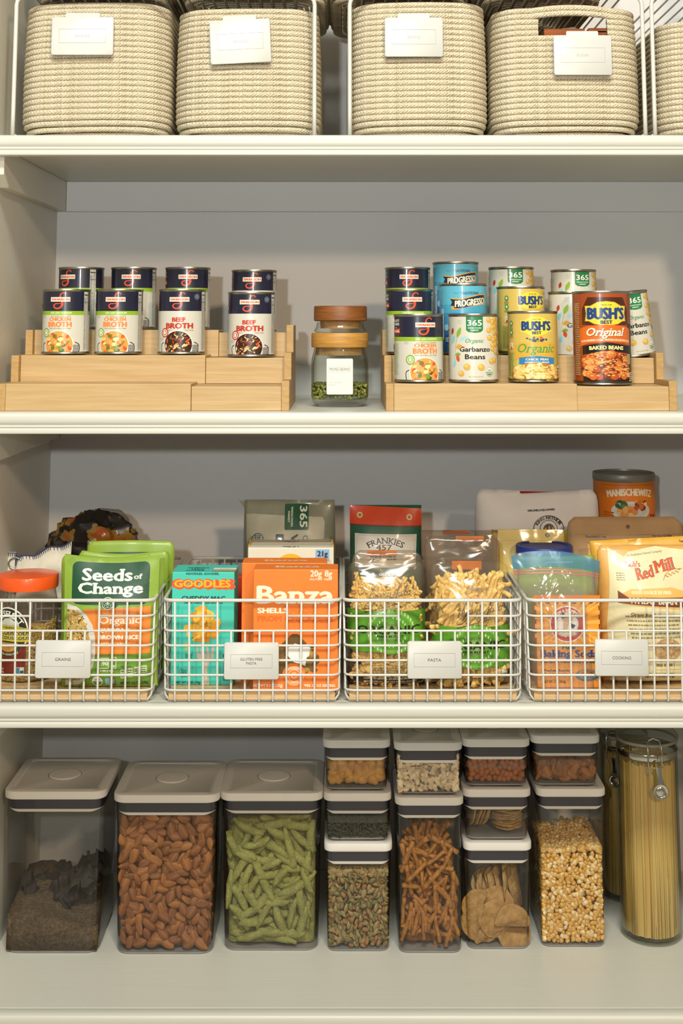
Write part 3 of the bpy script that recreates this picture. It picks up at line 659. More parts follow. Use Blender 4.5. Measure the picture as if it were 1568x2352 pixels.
riser(xa(33, .02), xa(722, .02), 'white wire riser over the two baskets marked SPICES')
riser(xa(803, .02), xa(1478, .02), 'white wire riser over the baskets marked BEANS and SUGAR')
riser(xa(1500, .02), xa(2150, .02), 'white wire riser cut off by the right edge, over one basket')
for k, (a, b, yy, lb, hole) in enumerate(((38, 390, .036, 'cream rope basket marked SPICES next to the side wall', None), (395, 738, .036, 'cream rope basket marked SPICES with a crooked label', None),
        (800, 1126, .030, 'cream rope basket marked BEANS', None), (1130, 1480, .028, 'cream rope basket marked SUGAR with open handle hole', 1), (1512, 1850, .04, 'cream rope basket cut off by the right edge of the picture', None))):
    x0, x1 = xa(a, yy), xa(b, yy); w_ = (x1-x0)/1.015
    nc = [24, 23, 24, 23, 21][k]
    ropebasket(lb, (x0+x1)/2, yy+.15, ZT, w_-.009, .29, nc, ROPE, hole, wob=[.0015, .001, .0012, .0008, .001][k], group='rope baskets on the top shelf')
for a, b, m, lb in ((70, 395, ROPEG, 'rope basket on the wire riser, nearest the side wall, mostly above the picture'), (405, 762, ROPE, 'rope basket on the riser above the crooked label, overhanging its end'), (748, 1085, ROPEG, 'greyish rope basket on the riser above the BEANS basket'), (1095, 1395, ROPEG, 'greyish rope basket on the riser above the SUGAR basket')):
    x0, x1 = xa(a, .1, .52), xa(b, .1, .52); ropebasket(lb, (x0+x1)/2, .225, .5165, x1-x0-.012, .30, 12, m, bottom=True, group='rope baskets on the wire risers')
WHITE = mat('white_plastic', '#c8c8c4', .35, var=.008, scale=40); FRAME = '#8f8f88'
def labelplate(px0, px1, py0, py1, y, words, label, group, tab=0, rot=0, ink='#55554f', cat='label'):
    x0, z1 = at(px0, py0, y); x1, z0 = at(px1, py1, y); w_, h = x1-x0, z1-z0
    e = empty('clip_label', ((x0+x1)/2, y, (z0+z1)/2), label, cat, group); e.rotation_euler[1] = rot
    m = MB(); m.loft([[(a, yy, b) for a, b, _ in rrect(w_-q, h-q, .0035, 4)] for yy, q in ((0, .0), (-.0022, 0), (-.003, .0015))]); m.build('plate', WHITE, e, ang=40)
    if tab: MB().loft([[(a, yy, b+h/2+.001) for a, b, _ in rrect(w_*.55, tab*2, .0018, 3)] for yy in (.0015, -.001)]).build('hook_tab', WHITE, e, ang=40)
    P = Print(.001); P.frame(-w_*380, -h*185, w_*380, h*185, .28, FRAME)
    if len(words) == 1: P.text(words[0], *[s_*len(words[0])*1.9 for s_ in (-1, 1)], -2.0, 4.2, ink)
    else:
        for k, t in enumerate(words): P.text(t, -len(t)*1.45, len(t)*1.45, .9-k*5.6, 3.7, ink)
    P.build('printed_card', flat((0, -.0031, 0)), e, su=None); return e
gl = 'white clip labels on the rope baskets'
labelplate(120, 260, 40, 127, .022, ['SPICES'], 'white label reading SPICES on the basket beside the side wall', gl, .006, .0, '#b4b2aa')
labelplate(483, 621, 46, 146, .022, ['SPICES'], 'white label reading SPICES hanging crooked on its basket', gl, .006, -.05, '#b4b2aa')
labelplate(883, 1017, 41, 131, .016, ['BEANS'], 'white label reading BEANS', gl, .006, 0, '#b4b2aa')
labelplate(1270, 1405, 82, 173, .013, ['SUGAR'], 'white label reading SUGAR below the handle hole', gl, .006, 0, '#b4b2aa')
x0, z1 = at(1250, 64, .075); x1 = at(1344, 64, .075)[0]
e = empty('carton', ((x0+x1)/2, .11, ZT+.006), 'orange cardboard carton with open grey flap inside the SUGAR basket', 'box'); CB = mat('orange_card', '#b4602c', .7, var=.05); CG = mat('grey_card', '#8d8478', .8, var=.05)
w_ = (x1-x0)/2; h = z1-ZT-.006
MB().box(-w_, w_, -.03, .05, 0, h).build('carton_body', CB, e, smooth=False, bevel=.001)
MB().add([(-w_, -.012, h+.0005), (w_, -.012, h+.0005), (w_*.75, .02, h+.014), (-w_*.85, .02, h+.003)], [(0, 1, 2, 3)]).build('flap', CG, e, smooth=False)
x0 = at(1352, 64, .075)[0]; x1 = at(1400, 64, .075)[0]; e = empty('carton', ((x0+x1)/2, .11, ZT+.006), 'narrow orange carton beside the open one inside the SUGAR basket', 'box'); w_ = (x1-x0)/2
MB().box(-w_, w_, -.03, .05, 0, h+.001).build('carton_body', CB, e, smooth=False, bevel=.001); MB().box(-w_, w_, -.03, -.0296, h-.006, h-.004).build('tape_strip', CG, e, smooth=False)
# ------------------------------------------------------------------ wire baskets on the third shelf
WY = .003; ZR = at(580, 1379, WY)[1]; ZB = ZS[2]+.0035; BD = .35
LIGHTWOOD = wood('pine_board', '#d9b98c', '#c7a272', 12, (1, 8, 22))
def zrow(py): return at(784, py, WY)[1]
ROWS = [zrow(p) for p in (1415, 1449, 1483, 1517, 1551, 1586)]
def wire_basket(pl, pr, cut, verts, label):
    x0, x1 = at(pl, 1379, WY)[0], at(pr, 1379, WY)[0]; W = (x1-x0)/2; cx = (x0+x1)/2; y0, y1 = WY, WY+BD; cy = (y0+y1)/2; D = BD/2
    e = empty('wire_basket', (cx, cy, ZS[2]), label, 'basket', 'white wire baskets in a row'); Z = lambda z: z-ZS[2]
    def loop(z, r, q=0, name='wire', gap=None, rad=.014):
        if gap is None: return MB().tube([(a, b, Z(z)) for a, b, _ in rrect(2*(W-q), 2*(D-q), rad, 4)], r, 8, True).build(name, WIRE, e)
        pts = [(a, b, Z(z)) for a, b, _ in rrect(2*(W-q), 2*(D-q), rad, 4)]   # starts at the front right corner
        g0, g1 = gap; return MB().tube([(g1, -D+q, Z(z))]+pts+[(g0, -D+q, Z(z))], r, 8).build(name, WIRE, e)
    loop(ZR, .0025, 0, 'rim')
    c0, c1 = at(cut[0], 1415, WY)[0]-cx, at(cut[1], 1415, WY)[0]-cx
    for k, z in enumerate(ROWS):
        q = (ZR-z)*.012
        loop(z, .0016, q, gap=(c0, c1) if k == 0 else None)
    for px in verts:
        x = at(px, 1415, WY)[0]-cx; top = ZR-.001; inside = c0+.002 < x < c1-.002
        if inside: top = ROWS[1]+.001
        yb = -D+.0026; zb = .0018
        xx = x*.985
        P = [(x, yb-.003, Z(top)), (xx, yb-.0005, .012), (xx, yb, .006), (xx, yb+.003, zb), (xx, yb+.01, zb), (xx, D-.01, zb), (xx, D-.003, zb), (xx, D-.0026, .006), (x, D, Z(ZR))]
        MB().tube(P, .0016, 6).build('wire', WIRE, e)
    n = 13
    for k in range(n):
        y = -D+.012+(BD-.024)*k/(n-1); xo = W-.0026; zb = .0019
        P = [(-W, y, Z(ZR)-.001), (-xo, y, .012), (-xo+.001, y, .009), (-xo+.006, y, zb), (-xo+.014, y, zb), (xo-.014, y, zb), (xo-.006, y, zb), (xo-.001, y, .009), (xo, y, .012), (W, y, Z(ZR)-.001)]
        MB().tube(P, .0016, 6).build('wire', WIRE, e)
    b = empty('base_board', (cx, cy, ZS[2]+.0037), 'pale wooden board lining the '+label.split('marked')[-1].strip()+' basket', 'board', 'pine boards in the wire baskets')
    MB().box(-W+.008, W-.008, -D+.006, D-.008, 0, .0108).build('board', LIGHTWOOD, b, smooth=False, bevel=.0008)
    return e
wire_basket(-42, 353, (69, 228), [-30, 3, 36, 69, 100, 132, 164, 196, 228, 260, 292, 324], 'white wire basket marked GRAINS')
wire_basket(376, 782, (499, 659), [401, 434, 466, 499, 531, 563, 596, 628, 659, 692, 724, 756], 'white wire basket marked GLUTEN FREE PASTA')
wire_basket(789, 1197, (915, 1075), [818, 850, 883, 915, 948, 980, 1012, 1044, 1075, 1107, 1140, 1173], 'white wire basket marked PASTA')
wire_basket(1211, 1616, (1340, 1498), [1243, 1275, 1308, 1340, 1373, 1405, 1437, 1468, 1500, 1532, 1564, 1597], 'white wire basket marked COOKING')
g = 'white clip labels on the wire baskets'
labelplate(83, 208, 1470, 1557, WY-.003, ['GRAINS'], 'white label reading GRAINS', g, rot=.004)
labelplate(515, 640, 1475, 1560, WY-.003, ['GLUTEN FREE', 'PASTA'], 'white label reading GLUTEN FREE PASTA', g)
labelplate(935, 1060, 1472, 1558, WY-.003, ['PASTA'], 'white label reading PASTA', g)
labelplate(1364, 1489, 1468, 1552, WY-.003, ['COOKING'], 'white label reading COOKING', g, rot=.008)
# ------------------------------------------------------------------ bags, boxes and jars in the wire baskets
ZF = ZS[2]+.0148; Print.SY = .963
BAGINK = printmat(.38, .25, 'bag_print'); BOXINK = printmat(.5, .0, 'box_print')
def bagfn(w_, h, bulge, seed=1, wr=.002, sq_=.35, top=.0, taper=.03, pinch=.12, freq=18, sag=0):
    """front surface of a filled pouch; u across, v up; y negative is towards the viewer"""
    def S(u, v):
        a = min(1, abs(2*u/w_)); t = max(0, min(1, v/h))
        prof = (1-a**2.6)**.55 if a < 1 else 0
        g = min(1, (t/.10))**.5*(1 if t < 1-sq_ else max(0, 1-((t-(1-sq_))/sq_)**1.4))
        nz = noise.noise(Vector((u*freq, v*freq, seed)))+.5*noise.noise(Vector((u*freq*2.3, v*freq*2.3, seed+5)))
        x = u*(1-taper*g); edge = top*math.cos(PI*u/w_)
        return Vector((x, -bulge/2*prof*g-.0012+wr*nz*(.25+.75*(1-a**6)), v-sag*math.cos(PI*u/w_)*t**3 + edge*t**4))
    return S
def bag(name, label, cat, x, y, w_, h, bulge, m, P=None, z=None, group=None, rot=0, lean=0, roll=0, S=None, ink=None, nu=22, nv=26, pl=(.008, .008), uo=0, vo=0, corner=.0, lift=.0009, **kw):
    S = S or bagfn(w_, h, bulge, **kw); e = empty(name, (x, y, ZF if z is None else z), label, cat, group); e.rotation_euler = (lean, roll, rot)
    def shape(s_, t):
        u = (s_-.5)*w_; v = t*h
        if corner and t > .9: k = corner*(1-math.sqrt(max(0, 1-((t-.9)/.1)**2))); u *= 1-2*k/w_
        return u, v
    M_ = MB().grid(lambda a, b: S(*shape(a, b)), nu, nv); n = (nu+1)*(nv+1)
    def back(a, b): p = S(*shape(1-a, b)); return Vector((p.x, -p.y*.9+.0004, p.z))
    M_.grid(back, nu, nv)
    B = lambda i, j: n+j*(nu+1)+(nu-i); A = lambda i, j: j*(nu+1)+i
    for i in range(nu): M_.f += [(A(i, 0), B(i, 0), B(i+1, 0), A(i+1, 0)), (A(i+1, nv), B(i+1, nv), B(i, nv), A(i, nv))]
    for j in range(nv): M_.f += [(A(0, j+1), B(0, j+1), B(0, j), A(0, j)), (A(nu, j), B(nu, j), B(nu, j+1), A(nu, j+1))]
    M_.build('bag_body', m, e)
    if P: P.build('printed_front', lambda u, v: S(u+uo, v+vo), e, ink or BAGINK, su=pl[0], sv=pl[1], lift=lift)
    return e
def zt_(py, y): return at(784, py, y)[1]
def xm(px, y, z=-.45): return (px-784)/FPX*((y+CAMD)*_c+z*_s)
# --- GRAINS
y = .052; jx = xm(62, y+.045); rj = .0455; H = zt_(1330, y)-ZF
j = empty('couscous_jar', (jx, y+rj, ZF), 'plastic jar of couscous with orange screw lid', 'jar')
J = film('pet_plastic', (.93, .90, .86), (.5, .42, .36), .06, .55, .05, haze=.06, hazecol=(.6, .45, .38), power=3)
MB().lathe([(rj*.86, .0003), (rj*.97, .002), (rj, .008), (rj, H-.055), (rj*.985, H-.042), (rj*.93, H-.030), (rj*.90, H-.022), (rj*.90, H-.010)], 56, caps=(True, False)).build('jar_body', J, j)
LO = mat('orange_lid', '#ee5a1e', .35, var=.02, coat=.3)
MB().lathe([(rj*.93, H-.0195), (rj*.975, H-.0195), (rj*.985, H-.017), (rj*.99, H-.003), (rj*.97, H-.0006), (rj*.92, H)], 64).build('screw_lid', LO, j, ang=50)
CS = mat('couscous', '#d4b862', .6, var=0, scale=300, tint='#a88a38', bump=.8, bscale=500); m = MB(); rr_ = random.Random(2); hc = .072
for i in range(1500):
    a = rr_.uniform(PI, 2*PI)+rr_.uniform(-.5, .5); m.blob((rj*.93*math.cos(a), rj*.93*math.sin(a), rr_.uniform(.003, hc+.012*math.cos(a))), (.0019,)*3, 5, 4)
m.lathe([(rj*.90, .002), (rj*.90, hc-.003), (rj*.5, hc)], 32)
tag(m.build('couscous', CS, loc=(jx, y+rj, ZF)), 'pearl couscous filling the orange-lidded jar three quarters', 'couscous', kind='stuff')
P = Print(1/(1548*3.92)); P.ox = -243*1; P.oy = -0
# label coordinates: zoom pixels measured from x=0, y=1690 upwards
P.ox = -62*3.92
P.rect(-140, 52, 302, 330, '#7a2c1a'); P.poly([(-140, 330), (302, 330), (302, 520), (360, 470), (330, 420), (330, 330)], '#8a3a22'); P.rect(-140, 330, 302, 410, '#6a3220')
P.ell(125, 430, 195, 225, '#f0ead8', 32, 330).ell(125, 430, 182, 212, '#23302c', 32, 330).ell(125, 440, 118, 150, '#e6e2d2', 28, 400).ell(125, 440, 105, 132, '#23302c', 28, 420)
P.text('RICESELECT', -52, 262, 570, 52, '#eee8d6', 3, serif=True, arc=150); P.poly([(35, 490), (85, 550), (150, 560), (205, 520), (225, 490)], '#c9ccc0')
P.poly([(-140, 470), (40, 488), (210, 488), (340, 460), (352, 440), (330, 340), (300, 345), (100, 350), (-140, 330)], '#d3c23a'); P.text('TURMERIC', 66, 205, 462, 16, '#5a4a28', 1.4, serif=True); P.text('PEARL COUSCOUS', -110, 330, 405, 30, '#2c2c6a', 2.4, serif=True).text('PEARL COUSCOUS', -110, 330, 366, 26, '#2c2c6a', 2, serif=True)
P.ell(125, 330, 105, 78, '#c89a4c', 24, None, 336).stroke([(15, 335), (30, 270), (80, 230), (130, 220), (190, 240), (235, 290), (250, 335)], 26, '#2a4a3a').text('TOASTED ISRAELI-STYLE', 8, 240, 222, 16, '#d8d4b8', 1, arc=-260)
P.text('NET WT 21 OZ', -60, 92, 90, 17, '#e0d4c0', 1).text('1 LB 5 OZ 595g', -70, 94, 64, 15, '#e0d4c0', 1).rect(212, 60, 290, 120, '#d8d8cc').rect(216, 64, 250, 116, '#4a86a8').rect(254, 66, 286, 90, '#3a5a3a')
P.build('paper_label', lambda u, v: (rj*1.002*math.sin(u/rj), -rj*1.002*math.cos(u/rj), v+.004), j, BAGINK, su=.005)
GREEN = mat('green_pouch_foil', '#8ba83c', .38, var=.04, scale=12, coat=.3)
def pouchprint(full=True):
    P = Print(1/(1553*3.92), 3); P.ox = -1000; P.oy = -1700
    # zoom px, y flipped: y' = 3400 - y  (so bottom 1700 stays 1700)
    Y = lambda y: 3400-y
    P.poly([(575, Y(1700)), (1430, Y(1700)), (1430, Y(530)), (575, Y(530))], '#8cab3e')
    for k in range(14): x = P.R.uniform(590, 1380); y = P.R.uniform(530, 900); P.poly([(x, Y(y)), (x+50, Y(y+50)), (x, Y(y+100)), (x-50, Y(y+50))], P.R.choice(['#9ab84e', '#84a238', '#a2be58']))
    P.rr(650, Y(965), 1350, Y(575), 60, '#1f4d33'); P.poly([(915, Y(960)), (1090, Y(960)), (985, Y(1055))], '#1f4d33')
    P.text('Seeds', 745, 1190, Y(745), 110, '#eef0e2', 9, serif=True).text('of', 1210, 1282, Y(733), 46, '#eef0e2', 2.5, serif=True).text('Change', 712, 1290, Y(862), 96, '#eef0e2', 9, serif=True)
    P.poly([(760, Y(1005)), (1372, Y(985)), (1372, Y(1400)), (880, Y(1405)), (860, Y(1200))], '#f08c3c')
    P.poly([(610, Y(965)), (700, Y(985)), (790, Y(1050)), (850, Y(1140)), (880, Y(1260)), (885, Y(1400)), (860, Y(1520)), (800, Y(1620)), (740, Y(1680)), (610, Y(1690))], '#dcd8d0')
    P.poly([(610, Y(1010)), (700, Y(1020)), (760, Y(1090)), (810, Y(1190)), (835, Y(1300)), (850, Y(1430)), (800, Y(1560)), (740, Y(1640)), (610, Y(1650))], '#caa860')
    for i in range(420):
        t = P.R.random(); y = 1015+t*620; x = P.R.uniform(613, 700+130*math.sin(PI*min(1, t*1.02))**.5); P.ell(x, Y(y), P.R.uniform(5, 10), P.R.uniform(4, 9), P.R.choice(['#d8b868', '#e6cc84', '#b88a40', '#5a3420', '#8a4a28', '#c89a50', '#efdda0', '#5f7a34']), 6, step=.15)
    P.ring(985, Y(950), 56, 56, 7, '#cfe0c4').ell(985, Y(950), 10, 10, '#cfe0c4')
    for k in range(6): a = PI/3*k; P.ring(985+22*math.cos(a), Y(950)+22*math.sin(a), 20, 20, 3, '#cfe0c4', 14)
    P.text('Organic', 915, 1280, Y(1130), 66, '#f6e6d0', 3.5, serif=True).text('QUINOA &', 915, 1198, Y(1205), 34, '#fbeedd', 5).text('BROWN RICE', 915, 1272, Y(1270), 36, '#fbeedd', 5).text('WITH GARLIC', 917, 1190, Y(1325), 26, '#f8e0c4', 2)
    P.poly([(890, Y(1405)), (1372, Y(1400)), (1372, Y(1690)), (800, Y(1690)), (860, Y(1550))], '#6f9a38')
    P.frame(908, Y(1530), 1010, Y(1435), 6, '#e6ead0').text(':90', 938, 1002, Y(1500), 30, '#e6ead0', 3).frame(1030, Y(1530), 1078, Y(1425), 6, '#e6ead0').ell(1054, Y(1508), 12, 12, '#e6ead0', 12).lines(930, 1075, Y(1540), 1, 10, 14, '#dfe6c4').text('PER 1 CUP', 1118, 1215, Y(1520), 15, '#2c4a24', 1)
    for k in range(4): P.rr(1118+60*k, Y(1612-14*k), 1168+60*k, Y(1535-10*k), 8, '#c9d8a8'); P.lines(1122+60*k, 1164+60*k, Y(1550-10*k), 3, 18, 8, '#3c5a2c')
    P.ell(905, Y(1640), 48, 48, '#eceee0', 26).ell(905, Y(1640), 42, 42, '#5f8f5a', 24).ell(905, Y(1640), 42, 42, '#f0f0e4', 24, Y(1640)).text('USDA', 880, 930, Y(1632), 14, '#2c5a34', 1)
    P.rect(978, Y(1675), 1018, Y(1608), '#8ac0d8').rect(1024, Y(1675), 1070, Y(1608), '#3a3a40').lines(1027, 1066, Y(1614), 4, 14, 8, '#dddcd0'); P.text('NET WT. 8.5 OZ (240g)', 1112, 1355, Y(1668), 26, '#23401c', 1.6); return P
for k, (xl, xr, py, yy, lb) in enumerate(((142, 366, 1277, .040, 'front green pouch of quinoa and brown rice'), (137, 348, 1271, .088, 'green pouch just behind the front pouch, its left corner showing'), (176, 386, 1263, .122, 'green pouch in the middle of the pouch row'), (196, 399, 1244, .160, 'rearmost green pouch, standing tallest'))):
    x0, x1 = xm(xl, yy), xm(xr, yy); w_ = x1-x0; h = zt_(py, yy)-ZF
    kw = dict(bulge=.034 if k == 0 else .026, seed=k*3+1, wr=.0022, sq_=.5, top=-.006 if k < 3 else .002, corner=.006, freq=14)
    if k == 0: bag('rice_pouch', lb, 'pouch', (x0+x1)/2, yy, w_, h, m=GREEN, P=pouchprint(), group='green rice pouches', uo=0, vo=.002, pl=(.008, .008), roll=.0, **kw)
    else:
        P = Print(.0001647); P.rr(-330, h/.0001647-190, 330, h/.0001647-60, 40, '#1f4d33'); bag('rice_pouch', lb, 'pouch', (x0+x1)/2, yy, w_, h, m=GREEN, P=P, group='green rice pouches', **kw)
def crumple(name, label, cat, c, r, m, seed, amp=.35, n=30, prints=None, rot=0, freq=2.2, sharp=1.):
    """crumpled bag: ridged noise on a squashed ball"""
    def f(v):
        d = Vector((v.x/r[0], v.y/r[1], v.z/r[2])); q = noise.ridged_multi_fractal(d*freq+Vector((seed, 0, 0)), .9, 2.1, 4, 1.0, 2.0)-1.2
        return v*(1+amp*.35*q*sharp)
    e = empty(name, c, label, cat); e.rotation_euler[1] = rot; o = MB().blob((0, 0, 0), r, n*2, n, f); ob = o.build('bag_body', m, e, ang=40); return e
BLK = mat('black_orange_foil', '#1e1b19', .3, var=0, scale=26, tint='#b4762c', coat=.4)
nt = BLK.node_tree; cr = [n for n in nt.nodes if n.type == 'VALTORGB'][0]; cr.color_ramp.interpolation = 'CONSTANT'
cr.color_ramp.elements[0].color = (*rgb('#1c1816'), 1); cr.color_ramp.elements[1].position = .52; cr.color_ramp.elements[1].color = (*rgb('#8a6a28'), 1); q = cr.color_ramp.elements.new(.60); q.color = (*rgb('#a84f1c'), 1); q = cr.color_ramp.elements.new(.68); q.color = (*rgb('#5a4438'), 1)
yy = .27; x0, x1 = xm(110, yy), xm(315, yy); zc = zt_(1262, yy)
e = crumple('snack_bag', 'crumpled black and orange foil bag behind the grain pouches', 'bag', ((x0+x1)/2, yy, zc), ((x1-x0)/2*1.02, .055, .060), BLK, 4.2, .6, freq=2.0)
e = crumple('plastic_bag', 'clear crumpled plastic bag end sticking up behind the black foil bag', 'bag', (xm(235, .30), .31, zt_(1215, .3)), (.042, .02, .034), film('grey_film', (.75, .72, .70), (.3, .25, .22), .12, .7, .15, haze=.22, hazecol=(.45, .38, .33), bump=.4), 2.1, .45, freq=1.4)
CLOTH = mat('cloth_bag', '#cfc8b8', .9, var=.08, scale=40, bump=.3, bscale=700); NAVY = mat('navy_thread', '#34386a', .8)
yy = .20; e = empty('cloth_bag', (xm(100, yy), yy, zt_(1300, yy)), 'cream cloth bag with navy stitched edges and drawstring', 'bag')
def cl(u, v): x = (u-.5)*.088; return Vector((x, -.018*math.cos(x*16)+.004*math.sin(v*8), -.05+v*(.062+.028*u)+.003*math.sin(u*13)))
o = MB().grid(cl, 16, 10).build('cloth', CLOTH, e, fix=False); o.modifiers.new('s', 'SOLIDIFY').thickness = .002
o = MB().box(-.067, -.045, -.01, .0, -.05, .022).build('drawstring_tab', CLOTH, e, smooth=False, bevel=.002)
for P_ in ([Vector(cl(i/16, 1))+Vector((0, -.0015, .0003)) for i in range(17)], [(-.068, -.011, -.04), (-.068, -.011, .022), (-.044, -.011, .022), (-.044, -.011, -.04)]):
    P_ = [Vector(p) for p in P_]; st_ = MB(); st_.tube(P_, .0009, 5)
    for a, b in zip(P_, P_[1:]):
        n_ = max(1, int((b-a).length/.0028))
        for i in range(n_):
            p = a+(b-a)*(i/n_); st_.tube([p+Vector((0, -.001, .001)), p+Vector((.0015, -.0012, -.005))], .0005, 4)
    st_.build('stitching', NAVY, e)
MB().tube([(-.044+.011*math.cos(t*.5), -.012, .006+.009*math.sin(t*.5)) for t in range(13)], .0013, 6).build('metal_ring', STEEL, e)
# --- boxes
def carton(name, label, cat, pl, pr, y, pyt, d, col, P=None, top=None, z=ZF, group=None, rot=0, side=None, flaps=False, roll=0, cname=None):
    x0, x1 = xm(pl, y), xm(pr, y); w_ = x1-x0; h = zt_(pyt, y)-z; e = empty(name, ((x0+x1)/2, y+d/2, z), label, cat, group, rot); e.rotation_euler[1] = roll
    m = mat(cname or name+'_card_'+col.strip('#'), col, .5, var=.015, scale=30); MB().box(-w_/2, w_/2, -d/2, d/2, 0, h).build('box_body', m, e, smooth=False, bevel=.0009)
    if P: P.build('printed_front', flat((0, -d/2, 0)), e, BOXINK, su=None, lift=.0003, dz=5e-6)
    if top: top.build('printed_top', flat((0, -d/2, h), (1, 0, 0), (0, 1, 0)), e, BOXINK, su=None, lift=.0003, dz=5e-6)
    return e, w_, h
U2 = 1/(1530*3.647)
P = Print(1/(1488*3.647), 4); P.ox = -342; P.oy = 0; Y = lambda y: 1615-y
P.text('NOODLES, GOODER.', 205, 470, Y(733), 18, '#1c4a4c', 1.6)
for off, c in ((10, '#e8552a'), (0, '#e8552a')): P.text('GOODLES', 100+off, 582+off, Y(838+off*.6), 66, c, 17)
P.text('GOODLES', 112, 560, Y(832), 56, '#e6b422', 6); P.text('CHEDDY MAC', 172, 520, Y(940), 34, '#1c4a4c', 4).text('CREAMY CHEDDAR AND MACARONI', 190, 500, Y(966), 12, '#1c4a4c', .8)
P.scatter(340, Y(1150), 155, 130, 46, 52, ['#e8a020', '#f0b83a', '#d88a14', '#f4c95c', '#e09418', '#c87810'], None, (.3, .55)); P.scatter(345, Y(1060), 90, 80, 16, 40, ['#f0b02c', '#f6c650', '#dc9218'], None, (.4, .6)); P.poly([(205, Y(1280)), (222, Y(1280)), (218, Y(1345)), (206, Y(1345))], '#e8a020')
P.poly([(290, Y(1300)), (305, Y(1300)), (312, Y(1360)), (325, Y(1360)), (332, Y(1300)), (345, Y(1300)), (352, Y(1360)), (368, Y(1360)), (375, Y(1300)), (388, Y(1300)), (395, Y(1360)), (410, Y(1360)), (420, Y(1300)), (438, Y(1300)), (435, Y(1400)), (395, Y(1445)), (385, Y(1500)), (402, Y(1614)), (350, Y(1614)), (360, Y(1500)), (340, Y(1440)), (295, Y(1400))], '#b8b4a8'); P.stroke([(372, Y(1440)), (374, Y(1610))], 10, '#dedace', False)
P.text('14g', 508, 560, Y(1395), 26, '#1c4a4c', 3).lines(205, 265, Y(1370), 4, 9, 5, '#1c5a5c').lines(508, 560, Y(1440), 12, 12, 6, '#1c5a5c').ring(185, Y(1510), 26, 26, 3, '#1c5a5c', 20, 90, 270).lines(175, 225, Y(1495), 6, 10, 5, '#1c5a5c').text('NET WT 6 OZ (170g)', 135, 330, Y(1605), 18, '#1c4a4c', 1.2)
T = Print(.00018, 4); T.text('CHEDDY', -150, 30, 170, 34, '#1c4a4c', 3).text('MAC', -110, -10, 105, 34, '#1c4a4c', 3).lines(-150, 10, 85, 2, 20, 9, '#1c4a4c').rr(70, 110, 260, 190, 8, '#e4e6da').lines(120, 220, 155, 2, 14, 7, '#8a8a80').text('GOODLES', 70, 262, 45, 40, '#e8552a', 8).text('GOODLES', 76, 256, 47, 34, '#e6b422', 3)
yb = on(470, 1573, ZF)[1]
d = .06; e, w_, h = carton('pasta_box', 'turquoise macaroni and cheese box in the GLUTEN FREE basket', 'box', 394, 538, yb, 1314, d, '#48c6b4', P, T, rot=-.02)
carton('snack_box', 'narrow red box squeezed behind the turquoise box', 'box', 520, 560, .16, 1325, .03, '#c8301e')
def banza(hid=False):
    P = Print(1/(1535*3.647), 6); P.ox = -1125; Y = lambda y: 1685-y
    P.text('20g', 1245, 1335, Y(755), 52, '#f2dcc0', 3.5).text('8g', 1362, 1420, Y(755), 52, '#f2dcc0', 3.5).text('PROTEIN', 1240, 1338, Y(785), 15, '#f2dcc0', 1).text('FIBER', 1356, 1422, Y(785), 15, '#f2dcc0', 1)
    P.text('Banza', 815, 1430, Y(972), 142, '#efe3cc', 12, serif=True).text('SHELLS', 818, 1062, Y(1052), 42, '#f2e2c8', 6).text('MADE', 1086, 1275, Y(1052), 42, '#dc7420', 6).text('FROM CHICKPEAS', 818, 1428, Y(1118), 42, '#dc6a1c', 6)
    P.poly([(1100, Y(1222)), (1140, Y(1222)), (1315, Y(1400)), (1320, Y(1450)), (1210, Y(1545)), (990, Y(1545)), (905, Y(1400))], '#6a4c1e')
    for k in range(34): P.ell(P.R.uniform(1000, 1280), P.R.uniform(Y(1520), Y(1300)), 34, 17, P.R.choice(['#8a6a2c', '#a8843c', '#7a5a24', '#b8924a', '#5a3e18']), 12)
    P.poly([(1065, Y(1330)), (1120, Y(1300)), (1245, Y(1330)), (1235, Y(1400)), (1215, Y(1415)), (1205, Y(1480)), (1110, Y(1450)), (1062, Y(1400))], '#e8e8e6')
    P.ell(1115, Y(1555), 95, 95, '#ee7e2e', 32).ring(1115, Y(1560), 76, 76, 4, '#f6dcc0').ring(1115, Y(1560), 50, 50, 4, '#f6dcc0').ring(1115, Y(1558), 24, 24, 5, '#f6dcc0', 20, 40, 330).text('POWERED', 1070, 1160, Y(1508), 16, '#f6dcc0', 1.2, arc=80).text('BY CHICKPEAS', 1050, 1180, Y(1625), 15, '#f6dcc0', 1.2, arc=-90)
    P.text('NET WT 8 OZ (227g)', 788, 1020, Y(1650), 24, '#f6e0c8', 2).text('*PER 3.5 OZ SERVING', 1195, 1445, Y(1650), 22, '#f6e0c8', 2); return P
T = Print(U2, 5); T.text('Banza', -165, 190, 95, 60, '#f4dcc0', 6, serif=True)
carton('pasta_box', 'orange chickpea shells box in front, fully facing', 'box', 581, 776, .012, 1308, .045, '#f07e2c', banza(), T, rot=0, group='orange pasta boxes', cname='bright_orange_card')
T = Print(U2, 5); T.text('Banza', -165, 190, 95, 50, '#f4dcc0', 6, serif=True)
P = banza(); P.ox = -950; P.P = []; P.k = 0; P.text('Banza', 715, 1330, 805, 142, '#efe3cc', 12, serif=True).text('SHELLS', 718, 962, 725, 42, '#f2e2c8', 6).text('FROM CHICKPEAS', 718, 1328, 655, 42, '#dc6a1c', 6)
carton('pasta_box', 'orange chickpea shells box half hidden behind the front one', 'box', 554, 750, .064, 1293, .045, '#f07e2c', P, T, group='orange pasta boxes', cname='bright_orange_card')
U3 = 1/(1450*3.647)
P = Print(U3, 7); P.rect(190, 520, 305, 640, '#8db4d8').text('21g', 210, 285, 575, 46, '#1c2838', 4); P.ell(0, 455, 110, 120, '#e8b81c', 30); T = Print(U3, 8); T.text('BRAND', -75, 70, 20, 34, '#3a3428', 3)
